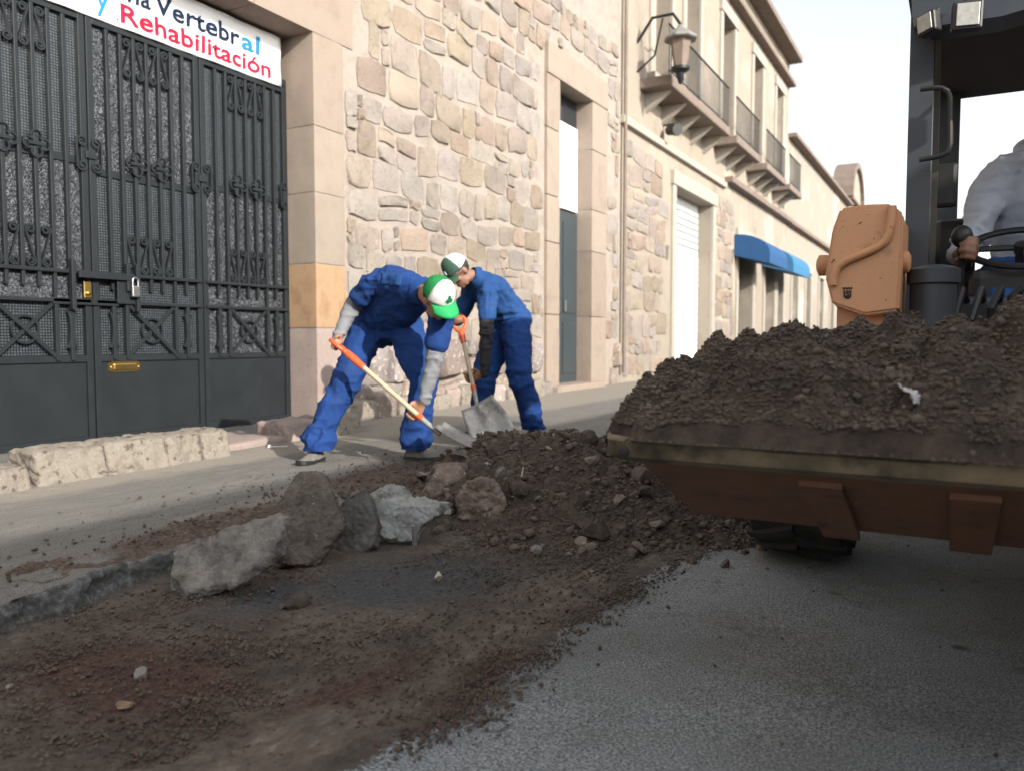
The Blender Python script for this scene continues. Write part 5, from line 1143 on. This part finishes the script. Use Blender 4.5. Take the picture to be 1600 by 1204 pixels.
def bis(me, co_, no_):
    bm = bmesh.new(); bm.from_mesh(me); bmesh.ops.bisect_plane(bm, geom=bm.verts[:]+bm.edges[:]+bm.faces[:], plane_co=Vector(co_), plane_no=Vector(no_), clear_inner=True); bm.to_mesh(me); bm.free(); me.update()
def person(P):
    """P: dict of world joints and materials"""
    root = empty('person', P['base']); tag(root, P['label'], 'person')
    HF = frame(P['face'], P['crown']); hc = Vector(P['head'])
    lat = (Vector(P['shL'])-Vector(P['shR'])).normalized(); latp = (Vector(P['hipL'])-Vector(P['hipR'])).normalized()
    pel, chest, neck = Vector(P['pelvis']), Vector(P['chest']), Vector(P['neck'])
    waist = pel.lerp(chest, .38)+Vector(P.get('waist_off', (0, 0, 0)))
    b = MB(); hm = xf(head_mb(), HF, hc, 1.03); b.add(hm.v, hm.f)
    b.tube([neck.lerp(chest, .25), neck, hc-HF.col[2]*.05-HF.col[1]*.01], [.062, .056, .055], 14)
    lm = (lat+latp).normalized()
    ell_loft(b, [pel-(chest-pel).normalized()*.08, pel, waist, chest, neck.lerp(chest, .35), neck], [(.10, .07), (.135, .09), (.125, .085), (.135, .085), (.09, .055), (.05, .048)], [latp, latp, lm, lat, lat, lat])
    for s in ('R', 'L'):
        sh, el = Vector(P['sh'+s]), Vector(P['el'+s])
        g, ax, tw, rad, sd_ = P['grip'+s]
        wr = hand_mb(b, g, ax, tw if tw is not None else Vector(g)-el, rad, sd_, k_=P.get('hand', 1.0))
        P['wr'+s] = wr; chain(b, [sh, el, wr, wr+(Vector(g)-wr)*.2], [.044, .038, .027, .026])
        chain(b, [Vector(P['hip'+s]), Vector(P['kn'+s]), Vector(P['an'+s])], [.080, .055, .040]); b.tube([Vector(P['an'+s]), Vector(P['an'+s])-Vector((0, 0, .06))], .035, 10)
    me = remesh(b, P.get('voxel', .0085), 2, .4); link('body', me, P['skin'], root)
    for s in (-1, 1):
        e = hc+HF @ Vector((s*.031, .083, .004)); eo = MB().sphere(e, .0115, 10, 8).build('eye', m_white, root, True); MB().sphere(e+HF.col[1]*.0065, .0062, 8, 6).build('iris', m_black, eo, True)
        MB().tube([hc+HF @ Vector((s*.014, .096, .024)), hc+HF @ Vector((s*.032, .095, .030)), hc+HF @ Vector((s*.05, .082, .024))], .0045, 6).build('eyebrow', m_hair, root)
    hr = MB(); hh = MB()
    for i in range(9):
        th_ = R(-15+i*11.5); pass
    hh.sphere((0, -.016, .020), (.082, .094, .088), 18, 12); bmh = xf(hh, HF, hc, 1.03)
    hme = MB(); keep = []
    for f in bmh.f:
        c_ = sum((Vector(bmh.v[i]) for i in f), Vector())/len(f)-hc; lc = HF.transposed() @ c_
        if lc.y < .045 and lc.z > -.055 and not (lc.y > .0 and lc.z < .02): keep.append(f)
    hme.add(bmh.v, keep); hme.build('hair', m_hair, root, True)
    # ---- shirt
    sm_ = MB(); up = (chest-pel).normalized(); hem = P.get('hem', .10)
    ell_loft(sm_, [pel-up*hem, pel-up*.0, waist, chest.lerp(waist, .4), chest, neck.lerp(chest, .42), neck.lerp(chest, .05)], P.get('shirt_ab', [(.205, .160), (.195, .145), (.183, .138), (.188, .137), (.187, .130), (.150, .098), (.072, .068)]), [latp, latp, lm, lat, lat, lat, lat], 28)
    for s in ('R', 'L'):
        sh, el = Vector(P['sh'+s]), Vector(P['el'+s]); k = P.get('sleeve', .62); inn = neck.lerp(sh, .45)
        if P.get('long'): chain(sm_, [inn, sh, el, P['wr'+s]-(P['wr'+s]-el).normalized()*.01], [.075, .082, .066, .044])
        else: chain(sm_, [inn, sh, sh.lerp(el, k*.6), sh.lerp(el, k)], [.070, .080, .076, .078])
    me = remesh(sm_, .0105, 5, .5); reg = [(P['shR'], .16, 1), (P['shL'], .16, 1), (waist, .22, 1), (chest.lerp(P['shL'], .6), .14, 1)]
    if P.get('long'): reg += [(P['elR'], .16, 1.2), (P['elL'], .16, 1.2)]
    folds(me, .036, P['seed'], (5.5, 5.5, 11), reg)
    for (st_, dv, sp_, n_, am, rd) in P.get('pleats', []): pleats(me, st_, dv, sp_, n_, am, rd, P['seed'])
    folds(me, .016, P['seed']+41, (11, 11, 18), reg); bis(me, pel-up*(hem-.035), up)
    sho = link(P.get('top_name', 'shirt'), me, P['shirt'], root)
    if not P.get('long'):
        for s in ('R', 'L'):
            sh, el, wr = Vector(P['sh'+s]), Vector(P['el'+s]), P['wr'+s]; st_ = MB(); chain(st_, [sh.lerp(el, .35), el, el.lerp(wr, .5), wr.lerp(el, .02)], [.060, .056, .049, .039])
            me = remesh(st_, .0075, 3, .5); folds(me, .019, P['seed']+ord(s), (9, 9, 17), [(el, .12, 1.2), (wr, .10, 1)]); link('undersleeve', me, P['under'], root)
        # collar
        cl = MB(); cr_ = []
        for k in range(20):
            a = 2*math.pi*k/20; t_ = (hc-neck).normalized(); u = (lat-t_*lat.dot(t_)).normalized(); w = t_.cross(u); dr_ = u*math.cos(a)+w*math.sin(a)
            cr_.append([neck-t_*.012+dr_*.070, neck+t_*.028+dr_*.066, neck+t_*.026+dr_*.074, neck-t_*.020+dr_*.092])
        cl.loft(cr_+[cr_[0]], cap=False); cl.build('collar', P['shirt'], sho, True, 50)
    # ---- trousers
    tr = MB(); ell_loft(tr, [pel+up*.07, pel, pel-up*.03+Vector((0, 0, -.05)), (Vector(P['hipR'])+Vector(P['hipL']))/2+Vector((0, 0, -.10))], [(.160, .115), (.180, .135), (.18, .135), (.13, .095)], latp, 26)
    for s in ('R', 'L'):
        hp, kn, an = Vector(P['hip'+s]), Vector(P['kn'+s]), Vector(P['an'+s]); chain(tr, [hp, hp.lerp(kn, .5), kn, kn.lerp(an, .55), an+Vector((0, 0, -.075))], P.get('leg_r', [.118, .108, .088, .082, .086]))
    me = remesh(tr, .0105, 4, .5); reg = []
    for s in ('R', 'L'): reg += [(P['kn'+s], .15, 1.0), (P['an'+s], .15, 1.5), (P['hip'+s], .16, .9)]
    folds(me, .040, P['seed']+9, (5.5, 5.5, 9.5), reg)
    crt = (Vector(P['hipR'])+Vector(P['hipL']))/2+Vector((0, 0, -.06)); toc = Vector((0, 0, CAMZ))-crt; toc.z = 0
    pleats(me, crt, Vector((0, 0, -1)), latp, 9, .006, .34, 1.0)
    folds(me, .017, P['seed']+51, (12, 12, 19), reg); bis(me, (0, 0, min(P['groundR'], P['groundL'])+.078), (0, 0, 1))
    tro = link('trousers', me, P['trousers'], root)
    for s in ('R', 'L'):
        m1, m2, m3 = shoe_mb(P['an'+s], P['ground'+s], P['toe'+s]); so = m1.build('shoe', P['boot'], root, True, 60); m2.build('sole', P.get('sole', m_black), so); m3.build('lace', P.get('lace', m_black), so)
        so.modifiers.new('sub', 'SUBSURF').render_levels = 2
    return root, HF, hc, sho
def cap(root, HF, hc, mats, back_tilt=0):
    """baseball cap: crown split into mesh back and front panel, curved brim"""
    co_ = empty('cap', root.location) if False else None
    crown = [[], []]; V = []; nu, nv = 32, 12; ra, rb, rc = .092, .108, .112
    for j in range(nv+1):
        ph = R(90*j/nv)
        for i in range(nu):
            th_ = 2*math.pi*i/nu; k = math.cos(ph)**.75; V.append((ra*k*math.cos(th_), rb*k*math.sin(th_)-.008, .035+rc*math.sin(ph)**1.15*(1.0+.05*math.sin(th_))))
    for j in range(nv):
        for i in range(nu):
            th_ = 2*math.pi*(i+.5)/nu; i2 = (i+1) % nu; fr_ = math.sin(th_) > .12
            crown[1 if fr_ else 0].append((j*nu+i, j*nu+i2, (j+1)*nu+i2, (j+1)*nu+i))
    V = [HF @ Vector(v)+hc for v in V]; objs = []
    for k, nm in enumerate(('cap', 'front_panel')):
        me = bpy.data.meshes.new(nm); me.from_pydata([tuple(v) for v in V], [], crown[k]); bm = bmesh.new(); bm.from_mesh(me); bmesh.ops.delete(bm, geom=[v for v in bm.verts if not v.link_faces], context='VERTS'); bmesh.ops.recalc_face_normals(bm, faces=bm.faces[:]); bm.to_mesh(me); bm.free()
        me.polygons.foreach_set('use_smooth', np.ones(len(me.polygons), bool)); o = link(nm, me, mats[k], root if k == 0 else objs[0]); sd_ = o.modifiers.new('s', 'SOLIDIFY'); sd_.thickness = .003+.001*k; sd_.offset = 1; objs.append(o)
    B = []; F = []; na, nb = 15, 6
    for j in range(nb):
        t = j/(nb-1)
        for i in range(na):
            a = R(-62+124*i/(na-1)); x = ra*math.sin(a)*(1.0+.06*t); y0 = rb*math.cos(a)-.010; y = y0+t*.085*(math.cos(a*.95)**.7); B.append(HF @ Vector((x, y, .040-.30*x*x/ra-.18*t*t*.09-.012*t))+hc)
    for j in range(nb-1):
        for i in range(na-1): F.append((j*na+i, j*na+i+1, (j+1)*na+i+1, (j+1)*na+i))
    br = MB().add(B, F).build('brim', mats[2], objs[0], True, 60); sd_ = br.modifiers.new('s', 'SOLIDIFY'); sd_.thickness = .004
    MB().sphere(HF @ Vector((0, -.008, .148))+hc, .007, 8, 6).build('button', mats[0], objs[0], True)
    return objs[0], objs[1]
def cap_pt(HF, hc, u, v, lift=.0065):
    """point on the front panel: u sideways, v up (metres)"""
    th_ = math.pi/2-u/.10; ph = math.asin(max(0, min(1, v/.112)))**1.0; k = math.cos(ph)**.75
    return HF @ Vector(((.092+lift)*k*math.cos(th_), (.108+lift)*k*math.sin(th_)-.008, .035+.112*math.sin(ph)**1.15*1.045))+hc

def shovel(label, top, end, tip, wide, face_up, dhandle, up_hint, gl_=.20):
    """top: grip end, end: socket end of the shaft, tip: middle of the blade's cutting edge"""
    s = empty('shovel', tip); tag(s, label, 'shovel', 'shovels the workers dig with'); top, end, tip = Vector(top), Vector(end), Vector(tip); ax = (end-top).normalized()
    m_wood = bpy.data.materials.get('ash_wood') or MAT('ash_wood', [(.42,.33,.22), (.52,.42,.30)], 10, .6, bump=.15, bscale=40)
    m_orp = bpy.data.materials.get('orange_plastic') or MAT('orange_plastic', [(.62,.085,.022), (.70,.11,.03)], 6, .4, bump=.05)
    m_blade = bpy.data.materials.get('dirty_blade') or MAT('dirty_blade', [(.20,.19,.18), (.32,.31,.29), (.13,.115,.10)], 9, .4, metal=.35, bump=.4, bscale=40, rough_var=.15)
    L = (end-top).length; g = top+ax*gl_
    MB().tube([g-ax*.02, end], .0165, 12).build('shaft', m_wood, s, True)
    side = ax.cross(Vector(up_hint)).normalized()
    grip = MB(); nk = gl_-.115; grip.tube([g+ax*.01, g-ax*nk*.5, g-ax*nk], [.022, .026, .024], 12)
    a, bb = g-ax*nk, top
    for sg in (-1, 1): grip.tube([a, a-ax*.02+side*sg*.028, a-ax*.05+side*sg*.048, bb+ax*.015+side*sg*.050, bb+side*sg*.040], [.017, .016, .014, .013, .013], 10)
    grip.tube([bb-side*.042, bb+side*.042], .0155, 10)
    link('grip', remesh(grip, .005, 2), m_orp, s)
    q = end; MB().tube([q-ax*.05, q-ax*.012], .021, 12).build('collar', m_orp, s, True)
    MB().tube([q-ax*.012, q+ax*.06, q+ax*.14], [.0185, .017, .012], 12).build('socket', m_blade, s, True)
    r0 = q+ax*.10; d = (tip-r0).normalized(); n_ = Vector(face_up); n_ = (n_-d*n_.dot(d)).normalized(); w = d.cross(n_); Lb = (tip-r0).length; rows = []; nu, nv = 13, 12
    for j in range(nv):
        t = j/(nv-1); wd = wide/2*(.80+.20*min(1, t*2))
        rows.append([r0+d*(Lb*t+(.02 if t > .95 else 0)*(1-(2*i/(nu-1)-1)**2))+w*wd*(2*i/(nu-1)-1)+n_*(.030*abs(2*i/(nu-1)-1)**2.4*(1-.55*t)+.02*(1-t)**2.5+.022*math.exp(-((2*i/(nu-1)-1)/.14)**2)*(1-t)) for i in range(nu)])
    bl = MB(); F = [(j*nu+i, j*nu+i+1, (j+1)*nu+i+1, (j+1)*nu+i) for j in range(nv-1) for i in range(nu-1)]; bl.add([p for r_ in rows for p in r_], F)
    bo_ = bl.build('blade', m_blade, s, True, 60); sd_ = bo_.modifiers.new('s', 'SOLIDIFY'); sd_.thickness = .004
    return s, ax, side

TOCAM = -FV
# ---- first worker: bending over, green cap with a clover
A1, B1 = ond(521, 533, 5.18), ond(662, 656, 5.00)
ax1 = (B1-A1).normalized()
w1 = dict(base=onz(570, 712, SW), label='worker in blue with a green and white clover cap bending over his shovel', seed=3, skin=m_skin, shirt=m_blue2, trousers=m_blue2, under=m_greysl, boot=m_boot,
    pelvis=ond(600, 492, 5.52), hipR=ond(574, 512, 5.55), hipL=ond(633, 512, 5.48), knR=ond(540, 600, 5.40), knL=ond(664, 600, 5.34), anR=ond(494, 682, 5.32), anL=ond(648, 684, 5.40),
    chest=ond(630, 455, 5.20), neck=ond(662, 456, 5.00), shR=ond(588, 438, 5.18), shL=ond(690, 492, 5.02), elR=ond(551, 478, 5.32), elL=ond(678, 562, 5.02),
    head=ond(684, 466, 4.86), face=RV*.55+Vector((0, 0, -.72))-FV*.42, crown=RV*.30+Vector((0, 0, .62))-FV*.66, hem=.06,
    gripR=(A1+ax1*.01, ax1.cross(-FV), None, .0155, 1), gripL=(ond(648, 642, 5.03), ax1, Vector((0, 0, -1))-RV*.1, .017, -1),
    groundR=SW, groundL=SW, toeR=-FV*1.0-RV*.25, toeL=RV*.95-FV*.3, leg_r=[.122, .115, .098, .094, .100],
    shirt_ab=[(.205, .160), (.195, .150), (.185, .140), (.195, .140), (.195, .130), (.160, .100), (.078, .070)])
w1['pleats'] = [(w1['shL'], -lat_ if False else (Vector(w1['chest'])-Vector(w1['shL'])), Vector((0, 0, 1)), 7, .005, .22), (w1['pelvis'], Vector(w1['chest'])-Vector(w1['pelvis']), RV, 8, .007, .3)]
p1, HF1, hc1, sh1 = person(w1)
cp, fp = cap(p1, HF1, hc1, (m_capg, m_capw, m_capb))
cv = MB()
def disc(mb, c, r_, HF, hc):
    pts = [cap_pt(HF, hc, c[0]+r_*math.cos(R(a)), c[1]+r_*math.sin(R(a))) for a in range(0, 360, 24)]; m_ = cap_pt(HF, hc, *c, lift=.0075)
    mb.add(pts+[m_], [(i, (i+1) % len(pts), len(pts)) for i in range(len(pts))])
for c in ((-.013, .044), (.013, .044), (0, .062)): disc(cv, c, .0135, HF1, hc1)
cv.tube([cap_pt(HF1, hc1, 0, .045), cap_pt(HF1, hc1, .003, .034), cap_pt(HF1, hc1, .010, .027)], .0022, 5)
cv.build('clover', m_clover, fp)
def cloth_patch(name, obj, cpx, half, mat, lift=.004, ang=0):
    """sew a flap on a garment: the garment's own faces inside a rectangle, lifted off it"""
    me = obj.data; V = getv(me); N = getn(me); inv = CM.transposed(); L = [inv @ (Vector(v)-Vector((0, 0, CAMZ))) for v in V]
    px = np.array([800+FPX*p.x/-p.z for p in L]); py = np.array([602-FPX*p.y/-p.z for p in L]); f = np.array([(Vector(n_)).dot(Vector((0, 0, CAMZ))-Vector(v)) > 0 for n_, v in zip(N, V)])
    ca, sa = math.cos(R(ang)), math.sin(R(ang)); u = (px-cpx[0])*ca+(py-cpx[1])*sa; v = -(px-cpx[0])*sa+(py-cpx[1])*ca
    ok = (abs(u) < half[0]) & (abs(v) < half[1]) & f; idx = {}; NV = []; F = []
    for p in me.polygons:
        if all(ok[i] for i in p.vertices):
            for i in p.vertices:
                if i not in idx: idx[i] = len(NV); NV.append(tuple(V[i]+N[i]*lift))
            F.append([idx[i] for i in p.vertices])
    if not F: return
    m2 = bpy.data.meshes.new(name); m2.from_pydata(NV, [], F); m2.polygons.foreach_set('use_smooth', np.ones(len(F), bool)); o = link(name, m2, mat, obj); sd_ = o.modifiers.new('s', 'SOLIDIFY'); sd_.thickness = .004; sd_.offset = 0; return o
cloth_patch('pocket_flap', sh1, (612, 437), (17, 10), m_blue3, .006, 8)
cloth_patch('chest_print', sh1, (652, 508), (7, 1.6), m_capw, .004, 30)
shovel('shovel with an orange grip held low across the body by the clover-cap worker', A1, B1, ond(742, 697, 4.90), .24, Vector((0, 0, 1)), True, RV*.65+Vector((0, 0, .76)), .27)
# ---- second worker: behind, dark green and white cap
A2, B2 = ond(716, 497, 6.28), ond(741, 612, 6.14)
ax2 = (B2-A2).normalized()
w2 = dict(base=onz(800, 676, SW), label='worker in blue with a dark green and white cap digging behind the mound', seed=13, skin=m_skin2, shirt=m_blue3, trousers=m_blue2, under=m_blksl, boot=m_boot2,
    pelvis=ond(798, 498, 6.66), hipR=ond(784, 515, 6.74), hipL=ond(806, 515, 6.55), knR=ond(755, 588, 6.55), knL=ond(812, 592, 6.40), anR=ond(754, 650, 6.62), anL=ond(836, 655, 6.55),
    chest=ond(765, 452, 6.48), neck=ond(741, 433, 6.38), shR=ond(732, 462, 6.58), shL=ond(762, 450, 6.30), elR=ond(716, 500, 6.55), elL=ond(760, 524, 6.16),
    head=ond(716, 424, 6.30), face=-RV*.50+Vector((0, 0, -.78))-FV*.35, crown=-RV*.58+Vector((0, 0, .66))-FV*.36, hem=.10,
    gripR=(A2, ax2.cross(FV), -RV*.1+Vector((0, 0, -.3))-FV*.6, .0155, -1), gripL=(ond(738, 588, 6.17), ax2, None, .017, -1),
    groundR=SW, groundL=SW, toeR=-RV*.9-FV*.1, toeL=-RV*.5-FV*.8, leg_r=[.125, .118, .098, .094, .100])
w2['pleats'] = [(w2['shL'], Vector(w2['pelvis'])-Vector(w2['shL']), RV, 6, .004, .25), (ond(812, 490, 6.5), Vector(w2['chest'])-Vector(w2['pelvis']), Vector((0, 0, 1)), 7, .005, .25)]
p2, HF2, hc2, sh2 = person(w2)
cp2, fp2 = cap(p2, HF2, hc2, (m_capw, m_capd, m_capd))
mk = MB()
for a, b_ in (((-.020, .036), (-.020, .060)), ((-.020, .060), (.018, .060)), ((0, .036), (0, .058)), ((.018, .060), (.018, .036))): mk.tube([cap_pt(HF2, hc2, *a), cap_pt(HF2, hc2, *b_)], .0035, 5)
mk.build('cap_mark', m_capw, fp2)
gl = MB(); gl.tube([hc2+HF2 @ Vector((-.078, .0, .0)), hc2+HF2 @ Vector((-.072, .075, .002))], .003, 5).tube([hc2+HF2 @ Vector((.078, .0, .0)), hc2+HF2 @ Vector((.072, .075, .002))], .003, 5)
for s in (-1, 1): gl.sphere(hc2+HF2 @ Vector((s*.034, .094, .0)), (.026, .02, .02), 10, 8)
gl.build('sunglasses', m_black, p2, True)
shovel('shovel with an orange D grip standing upright with its broad blade in the mound', A2, B2, ond(778, 690, 6.02), .33, Vector((0, 0, .35))-FV, True, FV)
# ---- loader driver
DX, DY = .31, 4.30
kn_ = ond(1503, 372, 3.24)
w3 = dict(base=(DX, DY, 1.13), label='loader driver in a grey hooded sweatshirt and blue jeans sitting in the cab', seed=23, skin=m_skin2, shirt=m_hood, trousers=m_jean, under=m_hood, boot=m_boot2, long=True, top_name='hooded_sweatshirt',
    pelvis=(DX, DY, 1.20), hipR=(DX-.10, DY-.04, 1.14), hipL=(DX+.10, DY-.04, 1.14), knR=(DX-.17, DY-.46, 1.17), knL=(DX+.20, DY-.46, 1.17), anR=(DX-.16, DY-.68, 1.00), anL=(DX+.18, DY-.68, 1.00),
    chest=(DX, DY-.04, 1.56), neck=(DX, DY-.06, 1.72), shR=(DX-.19, DY-.06, 1.655), shL=(DX+.19, DY-.06, 1.655), elR=tuple(ond(1520, 372, 3.48)), elL=(DX+.26, DY-.22, 1.42),
    head=(DX, DY-.09, 1.90), face=(0, -1, -.1), crown=(0, -.1, 1), hem=.10, sleeve=1,
    gripR=(kn_-Vector((0, 0, .050)), Vector((.1, .1, 1)), Vector((.35, -.75, -.1)), .018, -1), gripL=(Vector((.40, 3.74, 1.31)), Vector((.2, -.9, -.4)), Vector((-.3, -.6, -.1)), .014, 1),
    groundR=.92, groundL=.92, toeR=(-.1, -1, 0), toeL=(.1, -1, 0), voxel=.008, hand=1.22,
    shirt_ab=[(.195, .15), (.20, .155), (.20, .155), (.215, .155), (.215, .145), (.165, .105), (.082, .075)])
p3, HF3, hc3, sh3 = person(w3)
hd_ = MB()
for (o_, r_) in (((0, .10, .03), .085), ((-.07, .05, .02), .062), ((.07, .05, .02), .062), ((-.085, -.02, .0), .045), ((.085, -.02, 0), .045), ((-.05, -.075, -.035), .032), ((.05, -.075, -.035), .032), ((0, -.09, -.05), .028)): hd_.sphere(Vector((DX, DY-.06, 1.745))+Vector(o_), (r_*1.05, r_, r_*.85), 12, 8)
me = remesh(hd_, .010, 6); folds(me, .014, 77, (7, 7, 9)); link('hood', me, m_hood, sh3)
for s in (-1, 1): MB().tube([(DX+s*.03, DY-.165, 1.69), (DX+s*.035, DY-.205, 1.60), (DX+s*.04, DY-.215, 1.50)], .004, 5).build('drawstring', m_capw, sh3)
